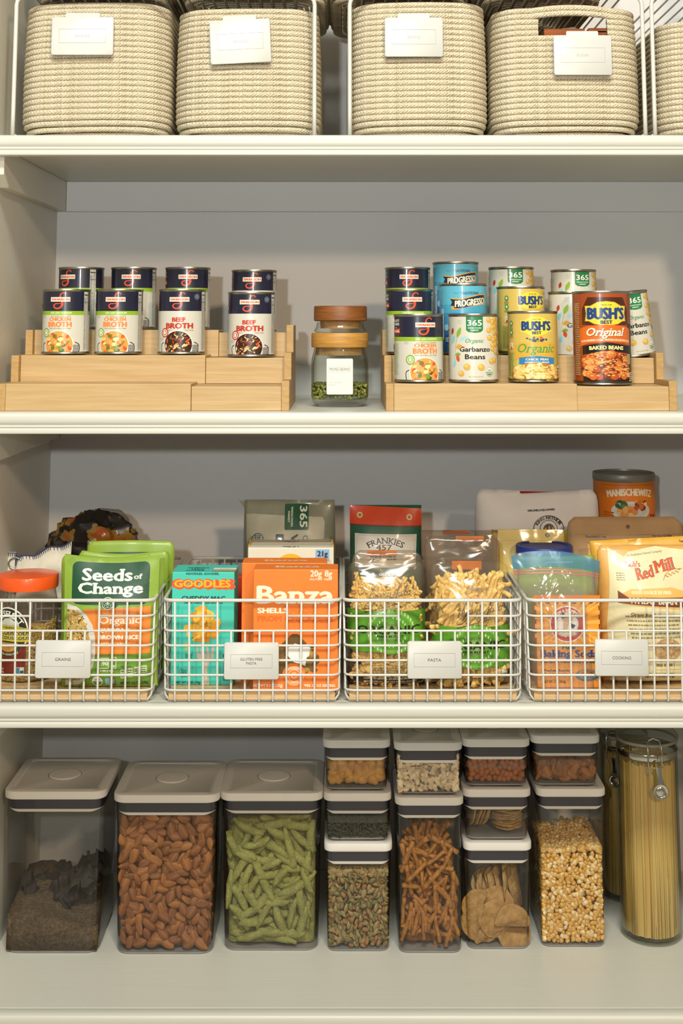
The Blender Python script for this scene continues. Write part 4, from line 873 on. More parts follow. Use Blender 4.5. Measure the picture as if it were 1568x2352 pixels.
def whitebox(pl, pr, y, pyt, lb):
    P = Print(U3, 7); x0, x1 = xm(pl, y), xm(pr, y); h = (zt_(pyt, y)-ZF)/U3/.963
    P.rect(205, h-110, 320, h-15, '#8db4d8').text('21g', 222, 305, h-72, 44, '#1c2838', 4); P.ell(0, h-150, 120, 100, '#e8b81c', 30, None, h-45)
    T = Print(U3, 8); T.lines(-70, 70, 70, 1, 10, 22, '#3a3428').rect(-30, 4, -5, 18, '#3a8a4a').rect(5, 4, 30, 18, '#d85030')
    e, w_, hh = carton('pasta_box', lb, 'box', pl, pr, y, pyt, .042, '#e2dac8', P, T, group='cream pasta boxes', cname='cream_card')
    YF = mat('yellow_card', '#cdb03a', .5); 
    for s_ in (-1, 1): MB().box(s_*(w_/2-.0015)-.0009, s_*(w_/2-.0015)+.0009, -.019, .019, hh, hh+.004).build('side_flap', YF, e, smooth=False)
whitebox(568, 766, .165, 1258, 'cream pasta box with blue 21g panel behind the orange boxes')
whitebox(571, 764, .225, 1246, 'rear cream pasta box, only its top edge showing')
# green-grey bag of beans at the back
GB = mat('bean_bag_film', '#8a8a78', .35, var=.1, scale=20, coat=.4); yy = .285; U5 = 1/(1400*3.647); h = zt_(1148, yy)-ZF; x0, x1 = xm(560, yy), xm(768, yy)
P = Print(U5, 9); H5 = h/U5/.963; Y = lambda y: H5-(y-60); P.ox = -1060
P.poly([(700, Y(180)), (760, Y(172)), (1340, Y(200)), (1355, Y(240)), (1330, Y(640)), (720, Y(640))], '#b4b09c')
P.rr(1022, Y(302), 1222, Y(92), 12, '#1d5238')
for t, x, y, s_, b in (('365', 1150, 195, 86, 4), ('WHOLE FOODS', 1075, 195, 20, 1.2), ('MARKET', 1050, 195, 18, 1.2)):
    wd = {'365': 165, 'WHOLE FOODS': 160, 'MARKET': 90}[t]; P.text(t, x-wd/2, x+wd/2, Y(y)-s_*.0, s_*.7 if t == '365' else s_*.8, '#d8dccb', b, serif=True, rot=-PI/2)
P.text('O', 1150, 1200, Y(370), 42, '#4a6a52', 2, rot=-PI/2).text('V', 1045, 1110, Y(370), 56, '#39372e', 6, rot=-PI/2).text('E', 925, 985, Y(370), 62, '#39372e', 8, rot=-PI/2).ring(805, Y(380), 48, 50, 6, '#39372e').lines(775, 830, Y(345), 5, 14, 9, '#2c5a74')
bag('bean_bag', 'grey-green film bag of dry goods behind the cream boxes', 'bag', (x0+x1)/2, yy, (x1-x0)*1.0, h, .06, GB, P, seed=8, wr=.004, freq=16, sq_=.3, taper=-.02, roll=.0, vo=.0, uo=0)
MB().add([(-.066, 0, h-.004), (-.085, .002, h-.001), (-.062, 0, h-.032), (-.05, .003, h-.006)], [(0, 1, 2, 3)]).build('film_corner', GB, bpy.data.objects['bean_bag'], smooth=False).modifiers.new('s', 'SOLIDIFY').thickness = .001
# --- PASTA
PASTA = mat('dry_pasta', '#e2bf74', .55, var=0, scale=70, tint='#cfa452', bump=.25, bscale=300)
FILM = film('pasta_film', (.97, .96, .94), (.66, .60, .52), .028, .35, .13, haze=.03, hazecol=(.7, .64, .55), power=2.5, bump=.35, bscale=14)
FILM2 = film('pasta_film_brown', (.85, .80, .74), (.5, .42, .34), .03, .35, .14, haze=.10, hazecol=(.55, .45, .36), power=2.5, bump=.4, bscale=14)
def gem(k):
    rr = random.Random(k); m = MB(); L = .012*rr.uniform(.85, 1.15)
    for s_ in (0, PI): m.tube([(L*(2*i/9-1), .0021*math.cos(i*.9+s_), .0021*math.sin(i*.9+s_)) for i in range(10)], .0022, 6)
    return m
def casa(k):
    rr = random.Random(k); L = .021*rr.uniform(.85, 1.15); b = rr.uniform(-.003, .003)
    P_ = [(L*(2*i/8-1), b*(1-(2*i/8-1)**2), .0012*math.sin(i*1.1)) for i in range(9)]; m = MB().tube(P_, .0034, 8); m.v = [(x, y*.75+.0008*math.sin(z*900), z) for x, y, z in m.v]; return m
gm, cm = [mesh_('gemelli', gem(k), PASTA) for k in range(5)] if 'mesh_' in globals() else [], []
def mesh_(name, mb, m):
    o = mb.build(name, m); me = o.data; bpy.data.objects.remove(o); return me
gm = [mesh_('pasta_twist', gem(k), PASTA) for k in range(5)]; cm = [mesh_('pasta_scroll', casa(k), PASTA) for k in range(5)]
def garo(kind):
    P = Print(1/(1535*3.647), 12 if kind == 'g' else 13); P.ox = -395; Y = lambda y: 1640-y; D = 0 if kind == 'g' else -0
    dy = 0 if kind == 'g' else 125
    P.rect(72, Y(1335+dy), 715, Y(1005+dy), '#5c9a2c')
    P.ring(430, Y(1170+dy), 200, 185, 30, '#78b048', 40).ell(430, Y(1170+dy), 60, 78, '#86ac5c', 24)
    for r, n, t in ((188, 34, 13), (128, 26, 11)):
        for i in range(n):
            if i % 9 in (7, 8): continue
            a = 2*PI*i/n; x, y = 430+r*math.cos(a), Y(1170+dy)+r*.92*math.sin(a); P.poly([(x-4, y-t), (x+4, y-t), (x+4, y+t), (x-4, y+t)], '#d8e4bc')
    P.text('ORGANIC', 155, 665, Y(1188+dy), 66, '#20301c', 5).text('MADE IN ITALY', 315, 530, Y(1218+dy), 20, '#20301c', 2.2)
    ink = '#33302a'; q = -20 if kind == 'g' else -30; o = (-50, q) if kind == 'g' else (5, 105)
    ox, oy = o
    S_ = lambda pts, w_: P.stroke([(x+ox, Y(y+oy)) for x, y in pts], w_, ink)
    S_([(372, 840), (378, 815), (350, 830), (320, 880), (300, 930), (320, 935), (350, 900)], [2, 4, 3, 4, 6, 5, 3]); S_([(350, 895), (345, 950), (300, 1000), (262, 1000), (290, 960), (380, 915)], [3, 6, 5, 4, 3, 2])
    S_([(385, 890), (365, 900), (370, 920), (392, 905), (394, 888), (392, 915), (412, 905)], 4); S_([(412, 905), (418, 885), (424, 905), (436, 885), (446, 892)], 4)
    S_([(470, 885), (450, 895), (452, 915), (472, 905), (476, 885), (470, 950), (440, 980), (428, 965), (470, 930), (500, 900)], 4); S_([(500, 900), (560, 830), (570, 812), (545, 840), (520, 920), (500, 985), (492, 970), (520, 915)], [3, 4, 4, 5, 7, 5, 3, 3])
    S_([(560, 880), (540, 890), (545, 910), (565, 898), (568, 880), (566, 905), (585, 895)], 4); S_([(585, 895), (612, 840), (615, 822), (598, 850), (592, 900), (612, 895)], [3, 4, 4, 4, 5, 3]); S_([(630, 868), (612, 882), (618, 902), (638, 888), (632, 868), (650, 872)], 4); S_([(262, 1035), (400, 1000), (520, 970), (590, 955)], [5, 4, 3, 1])
    P.text('GEMELLI' if kind == 'g' else 'CASARECCE', 335 if kind == 'g' else 345, 478 if kind == 'g' else 530, Y(735 if kind == 'g' else 845), 19, '#6a6458', 1.2, serif=True).ell(405+(0 if kind == 'g' else 40), Y(787 if kind == 'g' else 915), 24, 17, '#d8703a', 12).ell(405+(0 if kind == 'g' else 40), Y(787 if kind == 'g' else 915), 9, 7, '#b83a2a', 8)
    if kind == 'g':
        P.poly([(75, Y(1548)), (120, Y(1535)), (300, Y(1545)), (500, Y(1545)), (705, Y(1550)), (705, Y(1636)), (75, Y(1636))], '#191716')
        P.text('PASTA DI SEMOLA DI GRANO DURO', 205, 600, Y(1556), 14, '#e0dcd0', 1.4).text('IMPORTED IN THE USA BY PAL IMPORT', 210, 640, Y(1583), 12, '#e0dcd0', 1.2).text('88002 SCOTTSDALE, ARIZONA - www.pandimports.co', 125, 690, Y(1602), 11, '#e0dcd0', 1)
        P.ell(168, Y(1425), 17, 17, '#26221e', 14).lines(280, 560, Y(1440), 4, 20, 10, '#8a7458')
    else: P.ell(650, Y(1520), 34, 32, '#d8dccb', 18).ell(650, Y(1520), 30, 28, '#4a7a4a', 16, None, Y(1520)).lines(370, 600, Y(1540), 5, 17, 10, '#6a5a44').rect(80, Y(1636), 700, Y(1615), '#191716')
    return P
def pastabag(pl, pr, y, pyt, kind, label, n, bulge=.06, front=True, fill=.66, lean=0, roll=0, seed=1, film_=None, dens=1):
    x0, x1 = xm(pl, y), xm(pr, y); w_ = x1-x0; h = zt_(pyt, y)-ZF; cx = (x0+x1)/2
    e = bag('pasta_bag', label, 'bag', cx, y, w_, h, bulge, film_ or FILM, garo(kind) if front else None, group='clear bags of pasta', seed=seed, wr=.003, sq_=.42, taper=.02, freq=15, roll=roll, pl=(.008, .008), corner=.012)
    S = bagfn(w_, h, bulge, seed=seed, wr=.003, sq_=.42, taper=.02, freq=15); rr = random.Random(seed+40); meshes = gm if kind == 'g' else cm
    fl = {'g': 'short twisted', 'c': 'long scrolled'}[kind]; place = {1: 'front gemelli bag', 2: 'rear gemelli bag', 3: 'front casarecce bag', 4: 'rear casarecce bag'}[seed]
    place = {1: 'front left pasta bag', 2: 'rear left pasta bag', 3: 'front right pasta bag', 4: 'bag behind the front right one'}[seed]
    Rm = Matrix.Rotation(roll, 4, 'Y'); cand = []; nm = 'pasta_twist' if kind == 'g' else 'pasta_scroll'; hl = .013 if kind == 'g' else .022; tries = 0
    body = MB()
    while len(cand) < n and tries < n*40:
        tries += 1; u, v = rr.uniform(-w_*.385, w_*.385), rr.uniform(.006, h*fill+.006*math.sin(tries))
        md = (.0085 if kind == 'g' else .0095)*(1-tries/(n*60))
        if any((u-a)**2+(v-b)**2 < md*md for a, b in cand): continue
        ang = rr.uniform(0, PI) if kind == 'g' else rr.gauss(PI*.36, .45)
        if kind == 'c': u = max(-w_*.42+hl*abs(math.cos(ang)), min(w_*.42-hl*abs(math.cos(ang)), u)); v = min(max(hl*abs(math.sin(ang))+.003, v), h*.90-hl*abs(math.sin(ang)))
        cand.append((u, v)); p = S(u, v); o = bpy.data.objects.new(nm, rr.choice(meshes)); COL.objects.link(o)
        o.location = Vector((cx, y, ZF))+Rm.to_3x3() @ (p+Vector((0, (.0095 if kind == 'g' else .0085)+.006*(abs(u)/w_*2)**3+rr.uniform(0, .002), 0))); o.rotation_euler = (rr.gauss(0, .2), -ang, rr.gauss(0, .2)); tag(o, fl+' pasta piece in the '+place, 'pasta', 'pasta in the '+place)
    c = MB().loft([[(a*(.9 if zz > .01 else .7), b*q, zz) for a, b, _ in rrect(w_*.9, bulge*.8, .014, 5)] for zz, q in ((.004, .5), (.02, .8), (h*fill*.6, .75), (h*fill*.9, .55))])
    rr2 = random.Random(5); v0, f0 = (gem(1).v, gem(1).f) if kind == 'g' else (casa(1).v, casa(1).f)
    for i in range(160 if kind == 'g' else 70):
        M_ = Matrix.Rotation(rr2.uniform(0, PI), 3, 'Y') @ Matrix.Rotation(rr2.uniform(-.5, .5), 3, 'Z'); u, v = rr2.uniform(-.42, .42)*w_, rr2.uniform(.01, h*fill); p = S(u, v)
        c.add([M_ @ Vector(q)+Vector((u*.95, p.y*.55, v)) for q in v0], f0)
    o = c.build('loose_pasta', PASTA, fix=False, loc=(cx, y, ZF)); o.rotation_euler[1] = roll; tag(o, 'mass of '+fl+' pasta deeper in the '+place, 'pasta', kind='stuff')
    return e
BOP = mat('orange_header', '#c06a28', .5, var=.05)
def header(e, w_, h, x, hh=.008): o = MB().box(x-.022, x+.022, -.0022, -.0012, h-hh, h).build('orange_tab', BOP, e, smooth=False); return o
e = pastabag(808, 970, .098, 1264, 'g', 'clear bag of twisted pasta behind the front left pasta bag', 30, .04, False, .62, seed=2, film_=FILM2); header(e, 0, zt_(1264, .098)-ZF, -.008)
pastabag(799, 975, .052, 1284, 'g', 'clear bag of short twisted pasta with green band, front left of PASTA basket', 215, .062, True, .80, seed=1)
e = pastabag(975, 1150, .155, 1231, 'c', 'clear bag of scrolled pasta behind the front right pasta bag', 30, .05, False, .60, seed=4, film_=FILM2); header(e, 0, zt_(1231, .155)-ZF, .012)
P = None
e = bag('pasta_bag', 'rearmost brownish clear pasta bag, only its top showing', 'bag', xm(1055, .23), .23, xm(1145, .23)-xm(965, .23), zt_(1218, .23)-ZF, .05, FILM2, group='clear bags of pasta', seed=9, wr=.003); header(e, 0, zt_(1218, .23)-ZF, -.004, .006)
e = pastabag(988, 1170, .056, 1288, 'c', 'clear bag of long scrolled pasta with green band, front right of PASTA basket', 165, .072, True, .88, seed=3); 
header(e, 0, zt_(1288, .056)-ZF, -.004, .012)
# paper-fronted bag with red header
yy = .235; U6 = 1/(1425*3.647); x0, x1 = xm(803, yy), xm(969, yy); h = zt_(1160, yy)-ZF; H6 = h/U6/.963; Y = lambda y: H6-(y-110)
P = Print(U6, 14); P.ox = -385
P.poly([(82, Y(262)), (688, Y(280)), (688, Y(138)), (82, Y(110))], '#c8401c'); P.poly([(82, Y(262)), (688, Y(280)), (688, Y(288)), (82, Y(270))], '#7a2814'); P.poly([(125, Y(338)), (643, Y(348)), (630, Y(620)), (125, Y(620))], '#dcd6ca'); P.stroke([(138, Y(600)), (142, Y(350)), (628, Y(360)), (618, Y(600))], 3, '#9a9484', False)
P.text('FRANKIES', 232, 525, Y(418), 48, '#2f2a26', 1.6, arc=260, serif=True).text('457', 300, 432, Y(472), 44, '#6a4a2a', 2, serif=True).lines(250, 480, Y(500), 3, 22, 12, '#55503f')
for x, y in ((166, 190), (583, 208)): P.ell(x, Y(y), 24, 24, '#d8c88c', 18).ell(x, Y(y), 15, 15, '#8a7a4a', 14).ell(x, Y(y), 8, 8, '#c8401c', 10)
bag('paper_pasta_bag', 'green bag with red riveted header and white label at the back of PASTA basket', 'bag', (x0+x1)/2, yy, x1-x0, h, .05, mat('dark_green_paper', '#1f5a44', .45, var=.05, coat=.2), P, seed=15, wr=.0022, sq_=.28, taper=.01)
# --- COOKING
WP = mat('white_flour_paper', '#d6d0cc', .7, var=.04, scale=15, bump=.2, bscale=90); yy = .30; U7 = 1/(1400*3.213)
x0, x1 = xm(1093, yy), xm(1372, yy); h = zt_(1122, yy)-ZF; H7 = h/U7/.963; Y = lambda y: H7-(y-190)
P = Print(U7, 16); P.ox = -480; P.poly([(350, Y(195)), (630, Y(195)), (560, Y(200)), (355, Y(214))], '#a02424'); P.text('100% EMPLOYEE-OWNED', 400, 602, Y(340), 14, '#3a3430', 1.5, rot=.05)
P.ring(548, Y(470), 112, 98, 6, '#2c2826').ring(548, Y(470), 65, 64, 5, '#2c2826').text('KING ARTHUR', 452, 642, Y(400), 24, '#2c2826', 2.5, arc=88); P.ell(550, Y(480), 42, 48, '#2c2826', 20)
for k in range(3): P.ell(525+k*26, Y(480-(8 if k == 1 else 0)), 8, 20, '#c8963c', 10)
bag('flour_bag', 'white paper flour bag with black crown seal lying at the back', 'bag', (x0+x1)/2, yy, (x1-x0), h, .055, WP, P, seed=17, wr=.007, freq=11, sq_=.25, taper=-.03, roll=.012, corner=.008, top=-.004)
# canister
yy = .30; rx = (xm(1506, yy, -.3)-xm(1361, yy, -.3))/2; cx = xm(1433, yy+rx, -.3); hz = zt_(1092, yy)-ZF; c = empty('mix_canister', (cx, yy+rx, ZF), 'orange canister with grey metal lid standing at the back right', 'canister')
CO = mat('canister_card', '#e07a1c', .45, var=.02)
MB().lathe([(rx*.97, .0002), (rx*.98, .002), (rx*.98, hz-.0125), (rx*.9, hz-.0122)], 56).build('canister_body', CO, c, ang=50)
MB().lathe([(rx*.985, hz-.0124), (rx, hz-.011), (rx, hz-.002), (rx*.985, hz), (rx*.94, hz), (rx*.93, hz-.003)], 56).build('metal_lid', mat('dull_lid', '#8d877b', .4, 0.3, var=.05), c, ang=50)
P = Print(1/(1395*3.213), 18); Hc = (hz-.0125)*1395*3.213/.963; P.ox = -1135; Y = lambda y: Hc-(y-118)
P.rect(905, Y(140), 1365, Y(137), '#b85010'); P.text('MANISCHEWITZ', 955, 1322, Y(215), 52, '#f0e2c4', 5, arc=900)
P.ell(1142, Y(335), 160, 74, '#d8d4ce', 36).ell(1142, Y(335), 130, 58, '#c8c4bc', 32); P.scatter(1110, Y(340), 82, 46, 22, 26, ['#c87a30', '#e0a050', '#b86820', '#e8b464', '#d08a3c']); P.scatter(1060, Y(285), 52, 34, 18, 16, ['#2f5a24', '#4a7a34', '#24481c']); P.scatter(1215, Y(290), 66, 46, 22, 20, ['#b8481c', '#e0a85c', '#7a2c14', '#efd09c', '#c8702c'])
P.lines(920, 1010, Y(345), 4, 20, 10, '#a8501c'); P.scatter(1340, Y(390), 40, 30, 8, 18, ['#8a2c14', '#b8481c'])
P.build('printed_wrap', lambda u, v: (rx*.982*math.sin(u/rx), -rx*.982*math.cos(u/rx), v), c, BOXINK, su=.006)
# yellow bag
yy = .235; U8 = 1/(1425*3.213); x0, x1 = xm(1131, yy), xm(1316, yy); h = zt_(1216, yy)-ZF; H8 = h/U8/.963; Y = lambda y: H8-(y-500); P = Print(U8, 19); P.ox = -455
P.rect(165, Y(580), 745, Y(500), '#c9ac44').ell(570, Y(540), 19, 17, '#4a4436', 16).ell(573, Y(540), 9, 10, '#8a8270', 10).lines(335, 420, Y(600), 1, 10, 10, '#6a5a28').lines(640, 745, Y(600), 1, 10, 10, '#6a5a28')
bag('yellow_pouch', 'yellow resealable pouch with round hang hole behind the blue-lidded jar', 'pouch', (x0+x1)/2, yy, x1-x0, h, .045, mat('yellow_foil', '#cdb050', .4, var=.04, coat=.25), P, seed=20, wr=.002, sq_=.5, taper=.06)
# blue-lid jar
yy = .150; x0, x1 = xm(1186, yy+.04, -.38), xm(1316, yy+.04, -.38); r = (x1-x0)/2; cx = (x0+x1)/2; hz = zt_(1262, yy)-ZF; c = empty('blue_lid_jar', (cx, yy+r, ZF), 'jar with wide dark blue screw lid', 'jar'); NB = mat('blue_lid', '#22347c', .42, var=.03)
MB().lathe([(r*.9, .0003), (r*.95, .003), (r*.95, hz-.035), (r*.88, hz-.022), (r*.88, hz-.004)], 48).build('jar_body', mat('jar_tan', '#c8a060', .4, var=.1, coat=.4), c)
MB().lathe([(r*.97, hz-.018), (r, hz-.0175), (r, hz-.002), (r*.98, hz), (r*.86, hz+.0002), (r*.84, hz-.0018)], 56).build('screw_lid', NB, c, ang=50)
# kraft bag
KR = mat('kraft_paper', '#b08c62', .75, var=.05, scale=25, bump=.2, bscale=60); yy = .215; x0, x1 = xm(1306, yy), xm(1572, yy); h = zt_(1187, yy)-ZF; H9 = h/U8/.963; Y = lambda y: H9-(y-405); P = Print(U8, 21); P.ox = -1135
P.ell(1150, Y(474), 15, 14, '#5c4024', 14).text('Resealable Package', 840, 985, Y(552), 15, '#3c2c1c', 1).text('Tear Here To Open', 1325, 1470, Y(546), 15, '#3c2c1c', 1).rect(720, Y(532), 1540, Y(529), '#8c6c46').rect(848, Y(700), 925, Y(600), '#dca030').rect(855, Y(612), 918, Y(608), '#6a4a1a')
bag('kraft_bag', 'brown kraft paper resealable bag below the orange canister', 'bag', (x0+x1)/2, yy, x1-x0, h, .06, KR, P, seed=22, wr=.003, sq_=.45, taper=.0, corner=.012)
# green packet behind the zip bag
yy = .118; x0, x1 = xm(1195, yy), xm(1372, yy); h = zt_(1277, yy)-ZF; P = Print(.0002, 23); P.rect(-60, h/.0002-22, 130, h/.0002-6, '#dcdccb')
bag('green_packet', 'flat light green packet behind the zip bag', 'packet', (x0+x1)/2, yy, x1-x0, h, .012, mat('green_packet_film', '#9bb04a', .4, var=.05), P, seed=24, wr=.0015, sq_=.5, roll=-.02)
# baking soda box in zip bag
U10 = 1/(1535*3.843); P = Print(U10, 25); P.ox = -552; Y = lambda y: 1248-y
P.rect(262, Y(500), 835, Y(450), '#dc7a24')
for k in range(30): a = PI*k/30*2; x, y = 550+400*math.cos(a), Y(700)+400*math.sin(a); P.poly([(550, Y(700)), (max(268, min(830, x)), max(Y(860), min(Y(505), y))), (max(268, min(830, 550+400*math.cos(a+.1))), max(Y(860), min(Y(505), Y(700)+400*math.sin(a+.1))))], '#f6b04a')
P.ell(548, Y(700), 152, 158, '#f2e4d0', 40).ell(548, Y(700), 142, 148, '#c23a2a', 40).ell(548, Y(700), 96, 100, '#ece6da', 32)
P.text('ARM & HAMMER', 440, 660, Y(600), 32, '#efe0cc', 3, arc=118).text('STANDARD OF PURITY', 440, 656, Y(812), 22, '#efe0cc', 2, arc=-150)
P.poly([(560, Y(620)), (600, Y(650)), (560, Y(700)), (545, Y(760)), (510, Y(750)), (515, Y(690)), (500, Y(660))], '#d8b48c').poly([(575, Y(690)), (620, Y(710)), (600, Y(740)), (560, Y(720))], '#2c3c6a').poly([(490, Y(635)), (590, Y(612)), (595, Y(632)), (500, Y(655))], '#6a6a70').rect(500, Y(650), 525, Y(600), '#55555c')
P.text('Pure', 502, 612, Y(915), 38, '#283a7a', 4).text('Baking Soda', 318, 805, Y(985), 62, '#283a7a', 6, serif=True).text("America's #1 Trusted Baking Soda Brand", 316, 800, Y(1035), 17, '#3a3448', 1.6)
P.text('Freshest Results', 338, 560, Y(1108), 20, '#4a3430', 1.5, shear=.2).text('Fresh Box for Baking', 342, 560, Y(1142), 20, '#4a3430', 1.5, shear=.2).text('NET WT. 1 LB. (454g)', 335, 522, Y(1205), 22, '#7a4a24', 1.4)
P.ell(708, Y(1140), 100, 52, '#5a6a80', 28).ell(708, Y(1136), 82, 40, '#8894a4', 26); P.scatter(708, Y(1125), 74, 34, 12, 24, ['#b87434', '#a8642a', '#c88444']); P.scatter(708, Y(1125), 68, 30, 18, 5, ['#3a2010'])
P.stroke([(830, Y(510)), (830, 2)], 3, '#c86a18', False); P.rect(262, 0, 845, 6, '#c86a18')
carton('baking_soda_box', 'orange and yellow baking soda box inside the zip bag', 'box', 1232, 1376, .030, 1388, .05, '#ee9a2c', P)
ZIPF = film('zip_film', (.93, .93, .94), (.65, .66, .68), .05, .5, .12, haze=.09, hazecol=(.8, .8, .8), power=2, bump=.5, bscale=22)
yy = .028; x0, x1 = xm(1180, yy, -.4), xm(1384, yy, -.4); w_ = x1-x0; h = zt_(1288, yy)-ZF
def ZS_(u, v):
    t = v/h; a = 2*u/w_; k = .86+.20*max(0, t-.5)*2*.75; return Vector((u*k-(.006*(1-t)*-1), -(.036*(1-abs(a)**3)*(1-t**3)+.004)+.0015*math.sin(u*90+v*60), v+.010*(1-a*a)*t**3+.004*a*t**4*-1))
e = empty('zip_bag', ((x0+x1)/2, .054, ZF), 'clear zip bag with blue top band holding the baking soda box', 'bag')
g_ = MB().grid(lambda a, b: ZS_((a-.5)*w_, b*h), 24, 24); g_.grid(lambda a, b: (lambda p: Vector((p.x, -p.y*.9, p.z)))(ZS_((a-.5)*w_, b*h)), 24, 24); g_.build('film', ZIPF, e, fix=False)
BZ = film('blue_zip_band', (.35, .62, .78), (.2, .4, .55), .08, .4, .2, haze=.45, hazecol=(.12, .30, .45)); PZ = mat('pink_zip_line', '#d0607a', .4)
def band(v0, v1, m, nm, off=.001):
    MB().grid(lambda a, b: ZS_((a-.5)*w_, v0+(v1-v0)*b)+Vector((0, -off, 0)), 24, 3).build(nm, m, e, fix=False)
band(h*.90, h*1.0, BZ, 'blue_band'); band(h*.878, h*.884, PZ, 'zip_line', .0014); band(h*.858, h*.864, PZ, 'zip_line', .0014)
# mill bags
MY = mat('yellow_bag_film', '#dca63c', .4, var=.05, coat=.2); yy = .15; x0, x1 = xm(1372, yy), xm(1604, yy); h = zt_(1236, yy)-ZF; P = Print(U8, 27); H9 = h/U8/.963; P.ox = -1120; Y = lambda y: H9-(y-560)
P.text('Tear Here To Open', 1395, 1545, Y(600), 16, '#6a4a1c', 1).lines(1150, 1240, Y(650), 1, 10, 10, '#6a4a1c')
bag('yellow_bag', 'golden yellow bag behind the wheat bran bag', 'bag', (x0+x1)/2, yy, x1-x0, h, .055, MY, P, seed=28, wr=.003, sq_=.4, roll=-.05, taper=.02, group='mill bags')
MC = mat('tan_bag_film', '#d9a458', .42, var=.05, coat=.2); yy = .066; x0, x1 = xm(1374, yy), xm(1608, yy); w_ = x1-x0; h = zt_(1252, yy)-ZF; P = Print(U10, 29); cxp = (1374+1608)/2; P.ox = -(cxp-1160)*3.843; Y = lambda y: 1215-y
P.poly([(915, Y(35)), (1050, Y(110)), (1090, Y(70)), (1340, Y(20)), (1470, Y(40)), (1712, Y(60)), (1712, Y(1200)), (900, Y(1200)), (875, Y(700)), (905, Y(330))], '#ddd2a8')
P.text('An Employee-Owned Company', 1072, 1390, Y(88), 18, '#8a7a4c', 1, rot=.12)
P.text("Bob's", 1060, 1180, Y(190), 44, '#b8501c', 3.5, serif=True, rot=.04).text('Red', 1142, 1300, Y(280), 96, '#2f5a5c', 5, serif=True, rot=.18).text('Red', 1138, 1296, Y(284), 96, '#cf5222', 5, serif=True, rot=.18).text('Mill', 1312, 1490, Y(222), 96, '#2f5a5c', 5, serif=True, rot=.18).text('Mill', 1308, 1486, Y(226), 96, '#cf5222', 5, serif=True, rot=.18)
P.stroke([(1370, Y(300)), (1400, Y(250)), (1460, Y(215)), (1550, Y(205))], 5, '#a87434')
for k in range(9): P.ell(1395+k*16, Y(262-k*6+(k % 2)*14), 13, 5, '#b8843c', 8)
P.lines(965, 1040, Y(240), 4, 18, 8, '#8a7a54'); P.poly([(1075, Y(370)), (1440, Y(358)), (1560, Y(395)), (1712, Y(400)), (1712, Y(560)), (1500, Y(545)), (1000, Y(500)), (970, Y(420))], '#e4b060').text('GOOD SOURCE OF FIBER', 1080, 1430, Y(412), 26, '#f0e2b8', 2, serif=True)
P.poly([(965, Y(385)), (1050, Y(440)), (1540, Y(442)), (1712, Y(440)), (1712, Y(560)), (1560, Y(530)), (1300, Y(515)), (965, Y(490))], '#7c4630').text('WHEAT BRAN', 1055, 1475, Y(496), 48, '#ece0c4', 3, serif=True, rot=-.03)
P.text('Great for Baked Goods', 1068, 1515, Y(605), 26, '#6a4a30', 1.6, serif=True, rot=-.04)
for k in range(6): P.ox, ox_ = P.ox, P.ox; P.lines(1020+k*10, 1560, Y(598+k*36), 1, 10, 12, '#8f7c55')
P.ell(1380, Y(890), 122, 98, '#b89468', 32); P.scatter(1380, Y(890), 112, 88, 60, 12, ['#c4a074', '#a88050', '#d0b088']); P.lines(1275, 1455, Y(1010), 1, 10, 22, '#8a7850').rect(1270, Y(1062), 1712, Y(1058), '#dca048').text('NET WT 8 OZ (227g)', 1180, 1440, Y(1128), 36, '#55402a', 2).text('For more information', 1090, 1300, Y(1196), 20, '#55402a', 1.6, shear=.2)
bag('wheat_bran_bag', 'cream and orange wheat bran bag at the right edge of COOKING basket', 'bag', (x0+x1)/2, yy, w_, h, .07, MC, P, seed=30, wr=.003, sq_=.35, taper=.02, corner=.006, nu=26)
Print.SY = 1.0
